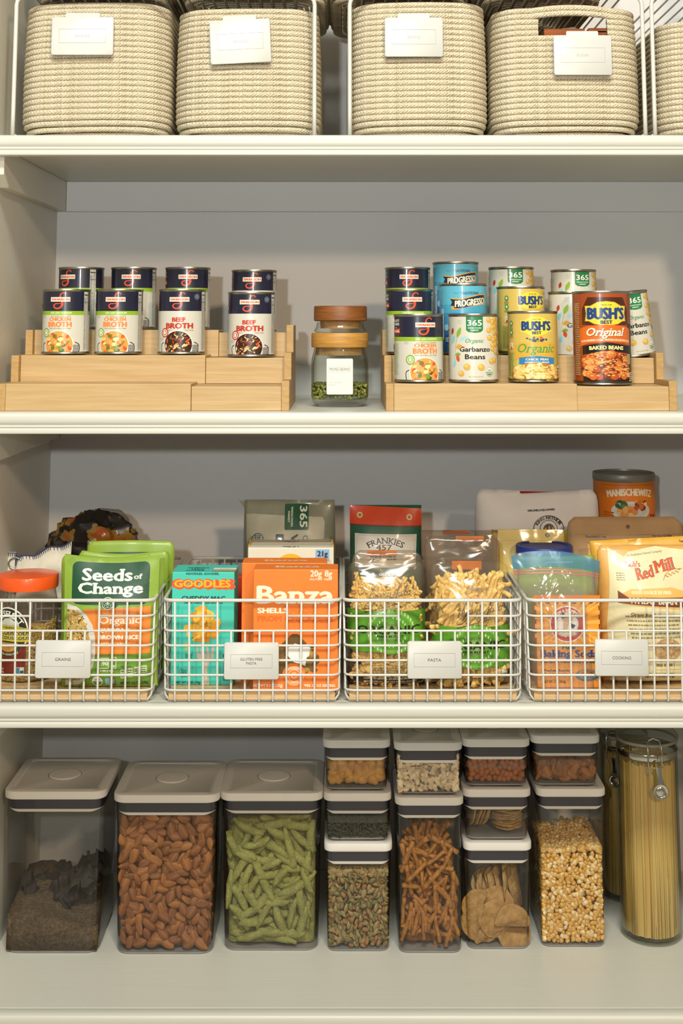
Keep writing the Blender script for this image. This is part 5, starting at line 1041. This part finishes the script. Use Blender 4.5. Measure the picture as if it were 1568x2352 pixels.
# ------------------------------------------------------------------ clear push-top containers on the bottom shelf
Z4 = ZS[3]+.0002
CLEAR = film('clear_plastic', (.96, .96, .955), (.25, .25, .25), .04, .55, .05, power=2.2)
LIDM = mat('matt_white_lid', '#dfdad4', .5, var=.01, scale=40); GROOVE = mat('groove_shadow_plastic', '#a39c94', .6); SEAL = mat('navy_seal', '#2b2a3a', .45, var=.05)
RIMM = film('clear_base', (.72, .71, .70), (.35, .35, .35), .12, .6, .1, haze=.35, hazecol=(.62, .60, .58))
def pop(label, xl, xr, y0, d, z0, zt, group, shift=0, mark=True):
    """xl, xr = lid edges; d = lid depth; zt = lid top"""
    w_ = xr-xl; H = zt-z0; cx = (xl+xr)/2; cy = y0+d/2; e = empty('storage_container', (cx, cy, z0), label, 'container', group); r = .018 if w_ > .14 else .013
    def ring(k, z, q=0, dk=None): return rrect(w_*k-q, d*(dk or k)-q, r, 6, z=z)
    zb = H-.0125
    s = MB().loft([rrect(w_*.885, d*.885, r, 6, z=.0032), ring(.90, .008), ring(.925, H*.5), ring(.945, zb-.032), ring(.955, zb-.026), ring(.955, zb-.0002)], True, (False, False)); s.build('clear_body', CLEAR, e, ang=50)
    MB().loft([rrect(w_*.85, d*.87, r, 6, z=.0002), rrect(w_*.885, d*.885, r, 6, z=.0012), rrect(w_*.888, d*.888, r, 6, z=.003)]).build('clear_base', RIMM, e, ang=40)
    L = MB(); L.loft([ring(.975, zb), ring(.995, zb+.0012), ring(1.0, zb+.003), ring(1.0, H-.0022), ring(.993, H-.0006), ring(.975, H)] + [rrect(w_*.975-.020, d*.975-.020, r*.8, 6, z=H), rrect(w_*.975-.0225, d*.975-.0225, r*.8, 6, z=H-.0014)]); lid = L.build('lid', LIDM, e, ang=40)
    rb = .0255 if w_ > .14 else .02
    b = MB().lathe([(rb, H-.0015), (rb, H-.0004), (rb-.0006, H+.0002), (rb-.003, H+.0004)], 40).build('push_button', LIDM, lid, ang=50)
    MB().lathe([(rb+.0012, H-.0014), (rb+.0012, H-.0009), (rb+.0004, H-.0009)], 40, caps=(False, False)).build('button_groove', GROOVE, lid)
    if mark:
        P = Print(.001); P.lines(-7, 7, 1.2, 2, 2.2, .7, '#f3f1ec') if mark == 1 else P.rect(-.5, -4, .5, 4, '#f3f1ec')
        P.build('embossed_mark', flat((0, 0, H+.0004), (1, 0, 0), (0, 1, 0)), b, su=None, lift=.0001)
    MB().loft([ring(.935, zb-.0145), ring(.94, zb-.0005)]).build('seal', SEAL, lid, ang=40)
    # white skirt that dips at the corners
    pts = ring(.925, 0); R0 = [(x*1.004, y*1.004, zb-.0150) for x, y, _ in pts]; cut = lambda x: .0028*(1 if abs(x) < w_*.36 else max(0, 1-(abs(x)-w_*.36)/(w_*.08)))
    R1 = [(x*.998, y*.998, zb-.0163-cut(x)) for x, y, _ in pts]; MB().loft([R0, R1]).build('skirt', LIDM, lid, ang=60)
    return dict(x=cx, y=cy, z0=z0, w=w_, d=d, H=H, yi=cy-d*.45, xi=w_*.445, zi=z0+.0034)
def fr(pxl, pxr, pyb, pyt, w=None):
    x, y = on((pxl+pxr)/2, pyb, Z4); zt = at(784, pyt, y-.006)[1]; xl, xr = at(pxl, pyt, y-.006)[0], at(pxr, pyt, y-.006)[0]; return xl, xr, y-.006, zt
BIG = 'large push-top containers'; SM = 'small stacked push-top containers'
C = {}
xl, xr, y0, zt = fr(6, 242, 2192, 1818); C['flake'] = pop('large container nearly empty, with brown meal and dark dried leaves', xl, xr, y0, .162, Z4, zt, BIG)
xl, xr, y0, zt = fr(258, 503, 2194, 1826); C['almond'] = pop('large container full of whole almonds', xl, xr, y0, .162, Z4, zt, BIG, mark=2)
xl, xr, y0, zt = fr(504, 742, 2186, 1822); C['pea'] = pop('large container full of green pea crisps', xl, xr, y0, .162, Z4, zt, BIG)
def stack(keys, pxl, pxr, pyb, tops, labels, dx=()):
    xl, xr, y0, _ = fr(pxl, pxr, pyb, tops[0]); z = Z4
    for i, (k, py) in enumerate(zip(keys, tops)):
        zt = at(784, py, y0)[1]; a, b = (dx[i] if i < len(dx) else (0, 0)); C[k] = pop(labels[i], xl+a, xr+a, y0+b, .150, z, zt, SM, mark=0 if i < len(keys)-1 else 1); z = zt+.0024
stack(('seedmix', 'seeddark', 'cornnut'), 744, 901, 2187, (1938, 1822, 1700), ('small container of mixed flat seeds, bottom of its stack', 'small container of dark green seeds, middle of its stack', 'small container of roasted cashews on top of its stack'), ((0, 0), (-.001, 0), (-.0022, 0)))
stack(('stick', 'coconut'), 907, 1065, 2191, (1832, 1706), ('tall narrow container of orange brown snack sticks', 'small container of white coconut flakes'), ((0, 0), (-.001, 0)))
stack(('pita', 'cracker', 'ball'), 1064, 1222, 2182, (1936, 1813, 1698), ('small container of pita rounds and flat crackers, bottom of its stack', 'small container of stacked thin crackers, middle of its stack', 'small container of dark roasted chickpeas on top of its stack'))
stack(('corn', 'almond2'), 1232, 1392, 2177, (1812, 1690), ('tall narrow container of popping corn', 'small container of almonds on top of the popping corn'), ((0, 0), (-.007, 0)))
# ------------------------------------------------------------------ what they hold
def place_pieces(meshes, m, c, name, label, cat, group, n, size, top, layers=2, flatness=.35, seed=1, zlo=0, thick=None, vert=0, mats=None):
    """pieces seen behind the front wall: singly for the front layers, each kept inside the walls"""
    rr = random.Random(seed); out = []; z0 = c['zi']; h = top*(c['H']-.032); th = thick or size*.45
    co = {me: np.array([v.co[:] for v in me.vertices]) for me in set(meshes)}
    for l in range(layers):
        cand = []; tries = 0
        while len(cand) < n/layers and tries < n*30:
            tries += 1; me = rr.choice(meshes)
            a = rr.uniform(-PI, PI) if not vert else PI/2+rr.gauss(0, vert)
            eu = (rr.gauss(0, flatness), a, rr.gauss(0, flatness)); s_ = rr.uniform(.85, 1.1)
            from mathutils import Euler
            W = (co[me] @ np.array(Euler(eu).to_matrix()).T)*s_; lo, hi = W.min(0), W.max(0)
            xa_, xb_ = -c['xi']-lo[0], c['xi']-hi[0]; za_, zb_ = -lo[2]+.0008, max(h-hi[2], -lo[2]+.001)
            if xa_ > xb_: continue
            x, z = rr.uniform(xa_, xb_), rr.uniform(za_, zb_)
            md = size*(.62 if l == 0 else .5)*(1-tries/(n*45))
            if all((x-p)**2+(z-q)**2*1.5 > md*md for p, q in cand):
                cand.append((x, z)); o = bpy.data.objects.new(name, me); COL.objects.link(o); o.rotation_euler = eu; o.scale = (s_,)*3
                kf = (z0+z-c['z0'])/c['H']; yf = c['y']-c['d']*(.4435+.024*kf)
                o.location = (c['x']+x*(.985+.04*kf), yf-lo[1]+l*th*.8+rr.uniform(0, .001), z0+z); tag(o, label, cat, group); out.append(o)
    return out
def filler(meshfn, c, name, label, cat, n, size, top, m, seed=2, ylo=.02, mound=.0, all_=False):
    """the mass of pieces farther back, one object"""
    rr = random.Random(seed); M_ = PEND.pop((c['x'], c['z0']), None) or MB(); h = top*(c['H']-.03)
    for i in range(n):
        x = rr.uniform(-1, 1)*(c['xi']-size*.5); dep = rr.choice((0, 0, 1)); t = rr.random()
        y = -c['d']*.44+ylo+t*t*(c['d']*.84-ylo)*(1) ; z = rr.uniform(size*.3, h)
        if rr.random() < .35: x = rr.choice((-1, 1))*(c['xi']-size*.5)
        if rr.random() < .3: z = h-size*.3*rr.random()
        z += mound*math.sin(x*60)*min(1, z/h)
        q = Matrix.Rotation(rr.uniform(-PI, PI), 3, 'Y') @ Matrix.Rotation(rr.uniform(-.6, .6), 3, 'X'); v, f = meshfn
        M_.add([(q @ Vector(p))+Vector((x, y, z)) for p in v], f)
    o = M_.build(name, m, fix=False, loc=(c['x'], c['y'], c['zi']), ang=60); tag(o, label, cat, kind='stuff'); return o
PEND = {}
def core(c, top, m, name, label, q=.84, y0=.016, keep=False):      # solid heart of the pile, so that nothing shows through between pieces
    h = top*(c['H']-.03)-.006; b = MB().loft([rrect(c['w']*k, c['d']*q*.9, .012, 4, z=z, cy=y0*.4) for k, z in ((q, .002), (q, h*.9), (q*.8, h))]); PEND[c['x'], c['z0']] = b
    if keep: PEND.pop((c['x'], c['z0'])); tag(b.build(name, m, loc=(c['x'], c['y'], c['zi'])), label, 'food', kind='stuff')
def mesh(name, mb, m):
    o = mb.build(name, m); me = o.data; bpy.data.objects.remove(o); return me
def almondv(k):
    rr = random.Random(k); L, W = .0125*rr.uniform(.9, 1.08), .0070*rr.uniform(.9, 1.1)
    def f(v):
        t = v.x/L; q = 1-.30*max(0, t)+.22*max(0, -t); return Vector((v.x, v.y*q, v.z*q*(1+.05*math.sin(9*math.atan2(v.y, v.z+1e-6)))))
    return MB().blob((0, 0, 0), (L, .0042, W), 12, 9, f, Matrix.Rotation(PI/2, 3, 'Z') @ Matrix.Rotation(PI/2, 3, 'Z'))
def lay(mb):   # poles of blob() lie on z; turn so the long axis x stays x
    return mb
ALM = mat('almond_skin', '#9a5f2f', .6, var=0, scale=90, tint='#6c401d', stretch=(.35, 1, 2.6), bump=.5, bscale=500)
ALM2 = mat('almond_skin_light', '#ab713c', .6, var=0, scale=90, tint='#87501f', stretch=(.35, 1, 2.6), bump=.5, bscale=500)
am = [mesh('almond', almondv(k), ALM if k % 3 else ALM2) for k in range(6)]
core(C['almond'], .99, ALM, 'almonds', 'almonds packed in the middle of the large almond container')
place_pieces(am, ALM, C['almond'], 'almond', 'whole brown almond in the large container', 'almond', 'almonds in the large container', 285, .0225, 1.0, 2, .38, 11, thick=.009)
av = almondv(1); filler((av.v, av.f), C['almond'], 'almonds', 'almonds heaped behind the front layer of the large container', 'almonds', 240, .022, 1.0, ALM, 3, .02)
core(C['almond2'], .62, ALM, 'almonds', 'almonds packed in the middle of the small almond container')
place_pieces(am, ALM, C['almond2'], 'almond', 'whole brown almond in the small container above the popping corn', 'almond', 'almonds in the small container', 46, .0225, .78, 2, .5, 12, thick=.009)
filler((av.v, av.f), C['almond2'], 'almonds', 'almonds heaped at the back of the small almond container', 'almonds', 60, .022, .72, ALM, 4, .02)
# green pea crisps
def peav(k):
    rr = random.Random(k+50); L, b = .043*rr.uniform(.75, 1.1), rr.uniform(-.2, .2)
    path = [(L*(t-.5)*2*.5, 0, b*.03*(1-(2*t-1)**2)) for t in [i/8 for i in range(9)]]; rad = [.0066*(math.sin(PI*(.06+.88*i/8))**.55)*rr.uniform(.85, 1.12) for i in range(9)]
    m = MB().tube([(p[0]*1.35, p[1], p[2]) for p in path], rad, 8); m.v = [(x, y*.85, z) for x, y, z in m.v]; return m
PEA = mat('pea_crisp', '#9c9a55', .8, var=0, scale=120, tint='#7b7a3a', bump=1.0, bscale=420)
pm = [mesh('pea_crisp', peav(k), PEA) for k in range(8)]
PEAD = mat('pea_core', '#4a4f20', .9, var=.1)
core(C['pea'], .93, PEAD, 'pea_crisps', 'green pea crisps packed in the middle of their container')
place_pieces(pm, PEA, C['pea'], 'pea_crisp', 'long green pea crisp in the large container', 'snack', 'green pea crisps', 135, .034, .95, 3, .18, 21, thick=.011)
v = peav(2); filler((v.v, v.f), C['pea'], 'pea_crisps', 'green pea crisps heaped behind the front ones', 'snacks', 90, .072, .93, PEA, 5, .03)
# cashews / corn nuts, roasted chickpeas
def lump(r, k, e=(1, 1, 1), ben=0):
    rr = random.Random(k); ph = [rr.uniform(0, 6) for _ in range(4)]
    def f(v): q = 1+.10*math.sin(v.x/r*2.5+ph[0])+.08*math.sin(v.z/r*3+ph[1]); return Vector((v.x*q, v.y*q, v.z*q-ben*(v.x/r)**2*r))
    return MB().blob((0, 0, 0), (r*e[0], r*e[1], r*e[2]), 10, 8, f)
NUT = mat('roasted_nut', '#cc9748', .5, var=0, scale=80, tint='#a36c2a', bump=.3, bscale=200)
nm = [mesh('roasted_nut', lump(.0098, k, (1.15, .8, .85 if k % 2 else 1), .35), NUT) for k in range(5)]
DK = mat('gap_shade_core', '#3a2412', .9, var=.1)  # dark colour stands in for the shade in gaps between pieces
core(C['cornnut'], .88, DK, 'roasted_nuts', 'roasted nuts packed in the middle of the top container, coloured dark as the shade between nuts', keep=True)
place_pieces(nm, NUT, C['cornnut'], 'roasted_nut', 'golden roasted nut in the small top container', 'nut', 'golden roasted nuts', 44, .0205, 1.0, 2, .5, 31, thick=.014)
BAL = mat('roasted_chickpea', '#a85f24', .55, var=0, scale=90, tint='#6a3210', bump=.5, bscale=250)
bm_ = [mesh('roasted_chickpea', lump(.0055, k), BAL) for k in range(4)]
core(C['ball'], .8, DK, 'roasted_chickpeas', 'roasted chickpeas packed in the middle of the top container, coloured dark as the shade between them', keep=True)
place_pieces(bm_, BAL, C['ball'], 'roasted_chickpea', 'round dark orange roasted chickpea in the small top container', 'snack', 'roasted chickpeas', 150, .0108, .98, 3, .5, 32, thick=.009)
# snack sticks
def stickv(k):
    rr = random.Random(k+9); L = .022*rr.uniform(.65, 1.4); b = rr.uniform(-.004, .004)
    path = [(L*(2*i/6-1), b*math.sin(i*.9), b*.6*math.cos(i*1.3)) for i in range(7)]; return MB().tube(path, [.0036*rr.uniform(.85, 1.2) for _ in path], 7)
STK = mat('snack_stick', '#b5782f', .6, var=0, scale=150, tint='#80501a', bump=.6, bscale=400)
sm_ = [mesh('snack_stick', stickv(k), STK) for k in range(8)]
core(C['stick'], .70, DK, 'snack_sticks', 'snack sticks packed in the middle of the tall container', .74, .03)
c_ = C['stick']
place_pieces(sm_, STK, c_, 'snack_stick', 'thin orange brown snack stick in the tall container', 'snack', 'orange brown snack sticks', 96, .024, .84, 4, .35, 41, thick=.0068)
place_pieces(sm_[:4], STK, c_, 'snack_stick', 'thin orange brown snack stick in the tall container', 'snack', 'orange brown snack sticks', 12, .03, .40, 1, .1, 42, thick=.006, vert=.35)
v = stickv(2); filler((v.v, v.f), c_, 'snack_sticks', 'snack sticks heaped farther back in the tall container', 'snacks', 110, .058, .80, STK, 6, .02)
# seeds
def seedv(L, W, T): return MB().blob((0, 0, 0), (L, T, W), 7, 5, lambda v: Vector((v.x, v.y*(1-.2*v.x/L), v.z*(1-.35*max(0, v.x/L)))))
SDS = [mat('seed_'+n, a, .5, var=0, scale=150, tint=b) for n, a, b in (('tan', '#a8905e', '#7d6838'), ('olive', '#857a4c', '#5f5730'), ('orange', '#a87c48', '#84582c'))]
sv_ = [mesh('flat_seed', seedv(.0072*q, .0036*q, .0012), SDS[k % 3]) for k, q in enumerate((1, .9, .8, 1.1, .95, 1.05, .85, 1))]
core(C['seedmix'], .83, SDS[1], 'flat_seeds', 'flat seeds packed in the middle of the bottom container')
place_pieces(sv_, SDS[0], C['seedmix'], 'flat_seed', 'flat tan and olive seed in the bottom small container', 'seed', 'flat mixed seeds', 298, .0125, .88, 3, .45, 51, thick=.0042)
s0 = seedv(.0068, .0034, .0012)
filler((s0.v, s0.f), C['seedmix'], 'flat_seeds', 'flat seeds heaped behind the front layer', 'seeds', 900, .012, .86, SDS[0], 7, .004); 
DKS = mat('dark_seed', '#34351c', .45, var=0, scale=200, tint='#1b1c0e')
core(C['seeddark'], .5, DKS, 'dark_seeds', 'small dark green seeds packed in the middle of the middle container')
s1 = seedv(.0052, .0018, .0012); filler((s1.v, s1.f), C['seeddark'], 'dark_seeds', 'small dark green seeds half filling the middle container', 'seeds', 1500, .008, .6, DKS, 8, .0)
# popping corn: mostly a mass, the largest front kernels singly
K1 = mat('corn_kernel', '#e2b862', .4, var=0, scale=160, tint='#c08328', coat=.15); K2 = mat('corn_kernel_pale', '#f0dfb4', .4, var=0, scale=160, tint='#d8a850', coat=.15)
def kern(q): return MB().blob((0, 0, 0), (.0042*q, .0028*q, .0034*q), 7, 6, lambda v: Vector((v.x, v.y*(1-.3*v.x/.0042), v.z*(1-.45*v.x/.0042))))
km = [mesh('corn_kernel', kern(1+.06*k), (K1, K1, K2)[k % 3]) for k in range(6)]
core(C['corn'], .63, K1, 'corn_kernels', 'popping corn packed in the middle of the tall container')
place_pieces(km, K1, C['corn'], 'corn_kernel', 'small yellow popping corn kernel against the front of the container', 'kernel', 'popping corn kernels', 298, .0088, .66, 1, .6, 61, thick=.0052)
k0 = kern(1.05)
for nm_, mm, n_, sd in (('corn_kernels', K1, 1400, 9), ('corn_kernels', K2, 1100, 10)): filler((k0.v, k0.f), C['corn'], nm_, 'yellow popping corn filling the tall container' if mm is K1 else 'pale popping corn mixed in the tall container', 'popcorn', n_, .0085, .68, mm, sd, .003, .003)
# coconut, brown meal
COC = mat('coconut', '#ece0c4', .8, var=0, scale=120, tint='#c9a878', bump=.5, bscale=200)
core(C['coconut'], 1.05, COC, 'coconut_flakes', 'coconut packed in the middle of the small container', .86)
m0 = MB().blob((0, 0, 0), (.0055, .0018, .004), 6, 4); filler((m0.v, m0.f), C['coconut'], 'coconut_flakes', 'white coconut flakes with toasted edges filling the small container', 'coconut', 1300, .008, 1.1, COC, 11, .0)
MEAL = mat('brown_meal', '#6e5a40', .95, var=0, scale=260, tint='#3c2e20', bump=1, bscale=600)
c_ = C['flake']
def meal(u, v):
    x = (u-.5)*c_['w']*.875; y = (v-.5)*c_['d']*.875; z = .062+.012*math.sin(u*5+.5)+.02*(v-.3)+.004*noise.noise(Vector((u*9, v*9, 0))); return Vector((x, y, z-.012))
g_ = MB().grid(meal, 30, 30); b0 = len(g_.v)
ed = [(i, 0) for i in range(31)]+[(30, j) for j in range(1, 31)]+[(i, 30) for i in range(29, -1, -1)]+[(0, j) for j in range(29, 0, -1)]
idx = [j*31+i for i, j in ed]; g_.v += [(g_.v[i][0], g_.v[i][1], .001) for i in idx]; n_ = len(idx)
for k in range(n_): g_.f.append((idx[k], idx[(k+1) % n_], b0+(k+1) % n_, b0+k))
g_.f.append(tuple(range(b0, b0+n_))); tag(g_.build('brown_meal', MEAL, loc=(c_['x'], c_['y'], c_['zi'])), 'coarse brown meal in the bottom of the nearly empty large container', 'food', kind='stuff')
LEAF = mat('dried_leaf', '#2c241e', .8, var=.2, scale=60, bump=.5); rr_ = random.Random(4)
for k in range(16):
    x = rr_.uniform(-.055, .055) if k > 8 else rr_.uniform(0, .055); y = rr_.uniform(-.03, .055); hgt = .075+max(0, x)*.45+rr_.uniform(-.008, .012)
    def lf(u, v, k=k): a = (u-.5)*.045; b_ = (v-.5)*.032*(1-.5*abs(2*u-1)); return Vector((a, b_, .006*math.sin(u*9+k)+.005*math.cos(v*8+k*2)+.003*noise.noise(Vector((u*7, v*7, k)))))
    o = MB().grid(lf, 9, 6).build('dried_leaf', LEAF, fix=False); o.modifiers.new('s', 'SOLIDIFY').thickness = .0008
    o.location = (c_['x']+x, c_['y']+y, c_['zi']+hgt-.012); o.rotation_euler = (rr_.uniform(-.9, .9), rr_.uniform(-1.1, 1.1), rr_.uniform(0, 6)); tag(o, 'curled dark dried leaf on the brown meal', 'leaf', 'dried leaves in the nearly empty container')
# crackers
CRK = mat('thin_cracker', '#b8945a', .85, var=0, scale=150, tint='#8a6530', bump=.9, bscale=350)
def disc(r, t, k, cut=None):
    rr = random.Random(k); n = 22; P = []
    for i in range(n):
        a = 2*PI*i/n; q = r*(1+rr.uniform(-.03, .03)); x, y = q*math.cos(a), q*math.sin(a)
        if cut is not None: y = max(y, cut)
        P.append((x, y))
    w0 = rr.uniform(0, 6); W = lambda x, y: .0009*math.sin(x*180+w0)+.0007*math.cos(y*150+w0)
    return MB().loft([[(x*.96, y*.96, -t/2+W(x, y)) for x, y in P], [(x, y, -t/4+W(x, y)) for x, y in P], [(x, y, t/4+W(x, y)) for x, y in P], [(x*.96, y*.96, t/2+W(x, y)) for x, y in P]])
ck = [mesh('thin_cracker', disc(.024, .0021, k), CRK) for k in range(5)]
c_ = C['cracker']; rr_ = random.Random(6)
for k in range(15):
    o = bpy.data.objects.new('thin_cracker', ck[k % 5]); COL.objects.link(o); o.location = (c_['x']+.019+rr_.uniform(-.0015, .0015), c_['y']-.036+rr_.uniform(-.001, .001), c_['zi']+.0085+k*.0029); o.rotation_euler = (rr_.uniform(-.05, .05), rr_.uniform(-.05, .05), k); tag(o, 'thin round cracker lying flat in the tilted pile', 'cracker', 'crackers lying in the small container')
for k in range(7):
    o = bpy.data.objects.new('thin_cracker', ck[k % 5]); COL.objects.link(o); o.location = (c_['x']-.034+k*.0038, c_['y']-.035, c_['zi']+.030); o.rotation_euler = (0, PI/2+.28+.02*k, rr_.uniform(-.1, .1)); tag(o, 'thin round cracker standing on edge beside the flat pile', 'cracker', 'crackers standing on edge in the small container')
PIT = mat('pita_round', '#bb935a', .85, var=0, scale=90, tint='#8f682f', bump=.8, bscale=250)
pt = [mesh('pita_chip', disc(.027, .003, 20+k, None if k % 2 else -.004), PIT) for k in range(4)]
c_ = C['pita']
for k, (x, y, z, a, b_, cc) in enumerate(((.022, -.062, .030, 1.45, 0, 0), (-.004, -.054, .034, 1.3, .9, 1), (-.02, -.050, .026, 1.2, -1.0, 1), (-.030, -.058, .030, 1.4, -1.3, 2), (.0, -.045, .05, 1.35, .3, 3), (.025, -.050, .012, .9, .2, 1), (-.012, -.058, .014, 1.3, -.5, 2), (-.028, -.056, .050, 1.4, -1.2, 0))):
    o = bpy.data.objects.new('pita_chip', pt[cc]); COL.objects.link(o); o.location = (c_['x']+x, c_['y']+y, c_['zi']+z+.002); o.rotation_euler = (a, b_, 0); tag(o, 'round toasted pita chip low in the small container', 'chip', 'pita chips in the bottom small container')
fl_ = [mesh('flat_cracker', MB().box(-.009, .009, -.001, .001, -.034, .034), CRK) for _ in range(1)]
for k in range(17):
    o = bpy.data.objects.new('flat_cracker', fl_[0]); COL.objects.link(o); o.location = (c_['x']-.030+k*.0038, c_['y']-.030+rr_.uniform(-.012, .012), c_['zi']+.062+.001*k+rr_.uniform(-.004, .004)); o.rotation_euler = (rr_.uniform(-.25, .1), -.42+.022*k+rr_.uniform(-.05, .05), rr_.uniform(.6, 1.3)); tag(o, 'long thin dark cracker leaning behind the pita chips', 'cracker', 'long crackers leaning in the bottom small container')
# ------------------------------------------------------------------ clip-top spaghetti jars
CHROME = mat('chrome_clip', '#c9c6bd', .15, 1.0, var=.03)
SPG = [mat('spaghetti_'+n, a, .5, var=0, scale=60, stretch=(1, 1, .05), tint=b) for n, a, b in (('pale', '#f2d292', '#e6bd70'), ('gold', '#ebc47a', '#d8a854'), ('tan', '#dbae60', '#c08e40'))]
def clipjar(px, pyb, label, pylid, dirx, ry=None, rpx=64, dark=False):
    x, y = on(px, pyb, Z4); r = rpx/1530.; cy = y+r; zt = at(784, pylid, y)[1]; H = zt-Z4
    e = empty('clip_jar', (x, cy, Z4), label, 'jar', 'tall clip-top jars of spaghetti', dirx)
    MB().lathe([(r*.86, .0003), (r*.95, .0015), (r, .008), (r, H-.022), (r*.985, H-.014), (r*.99, H-.004), (r*1.03, H-.001)], 56, caps=(True, False)).build('glass_body', GLASS, e)
    MB().lathe([(r*.80, .0045), (r*.93, .0075), (r*.945, .012), (r*.945, H-.012)], 56, caps=(True, False)).build('glass_inside', GLASS, e)
    MB().lathe([(r*1.0, H), (r*1.04, H+.002), (r*1.045, H+.006), (r*1.0, H+.010), (r*.93, H+.0135), (r*.6, H+.017), (r*.2, H+.019)], 56).build('glass_lid', GLASS, e)
    MB().lathe([(r*.97, H-.001), (r*1.0, H-.001), (r*1.0, H+.0025), (r*.97, H+.0025)], 48, caps=(False, False)).build('rubber_ring', mat('clear_rubber', '#b8a898', .5), e)
    MB().lathe([(r*1.003, H-.022), (r*1.012, H-.021), (r*1.012, H-.014), (r*1.003, H-.013)], 56, caps=(False, False)).build('chrome_band', CHROME, e)
    y0 = -r*1.02
    def wire(P, rad=.0012): MB().tube(P, rad, 7).build('wire_bail', CHROME, e)
    wire([(-.009, y0-.001, H+.010), (-.0105, y0-.006, H+.004), (-.0105, y0-.008, H-.02), (-.009, y0-.009, H-.034), (-.005, y0-.0095, H-.037)]); wire([(.0105, y0-.009, H-.028), (.011, y0-.008, H-.01), (.0105, y0-.006, H+.004), (.009, y0-.001, H+.010), (0, y0+.001, H+.013), (-.009, y0-.001, H+.010)])
    lv = MB(); lv.loft([rrect(w1, .0016, .0007, 2, cx=.004+i*.0006, cy=y0-.0105-.0004*i, z=H-.026-i*.005) for i, w1 in enumerate((.009, .008, .007, .0068, .008, .012))]); lv.build('lever', CHROME, e, ang=60)
    t = MB().lathe([(.001, -.0008), (.011, -.0008), (.0118, 0), (.011, .0011), (.0085, .0011), (.007, -.0002), (.0045, .0010), (.001, .0010)], 28); t.v = [(a+.0065, y0-.0128-c, H-.062+b) for a, b, c in t.v]; t.build('lever_tab', CHROME, e, ang=50)
    rr = random.Random(int(px)); n = 0
    bundle = MB()
    for i in range(260):
        a = rr.uniform(0, 2*PI); q = r*.90*(1 if i < 190 else math.sqrt(rr.random())); a2 = a+rr.gauss(0, .035)
        h2 = H-.030+rr.uniform(-.006, .004)
        P = [(q*math.cos(a), q*math.sin(a), .011), (q*math.cos(a2)*.985, q*math.sin(a2)*.985, h2)]
        if i < 130 and math.sin(a) < .2:
            MB().tube(P, .00105, 5).build('strand', rr.choice(SPG), strands(e, label, x, cy)); n += 1
        else: bundle.tube(P, .00105, 5)
    bundle.lathe([(r*.875, .011), (r*.875, H-.032)], 64)
    s = strands(e, label, x, cy); o = bundle.build('strand_bundle', SPG[1], s, ang=40); o['kind'] = 'stuff'; return e
_S = {}
def strands(e, label, x, cy):
    if e.name not in _S: _S[e.name] = empty('spaghetti', (x, cy, Z4), 'bundle of dry spaghetti standing in the '+('front' if 'front' in label else 'rear')+' clip-top jar', 'pasta', 'spaghetti bundles')
    return _S[e.name]
clipjar(1513, 2178, 'front clip-top glass jar full of pale spaghetti, cut by the right edge', 1716, .0, rpx=73)
clipjar(1452, 2078, 'rear clip-top glass jar of spaghetti behind the popping corn stack', 1700, -.6, rpx=62)
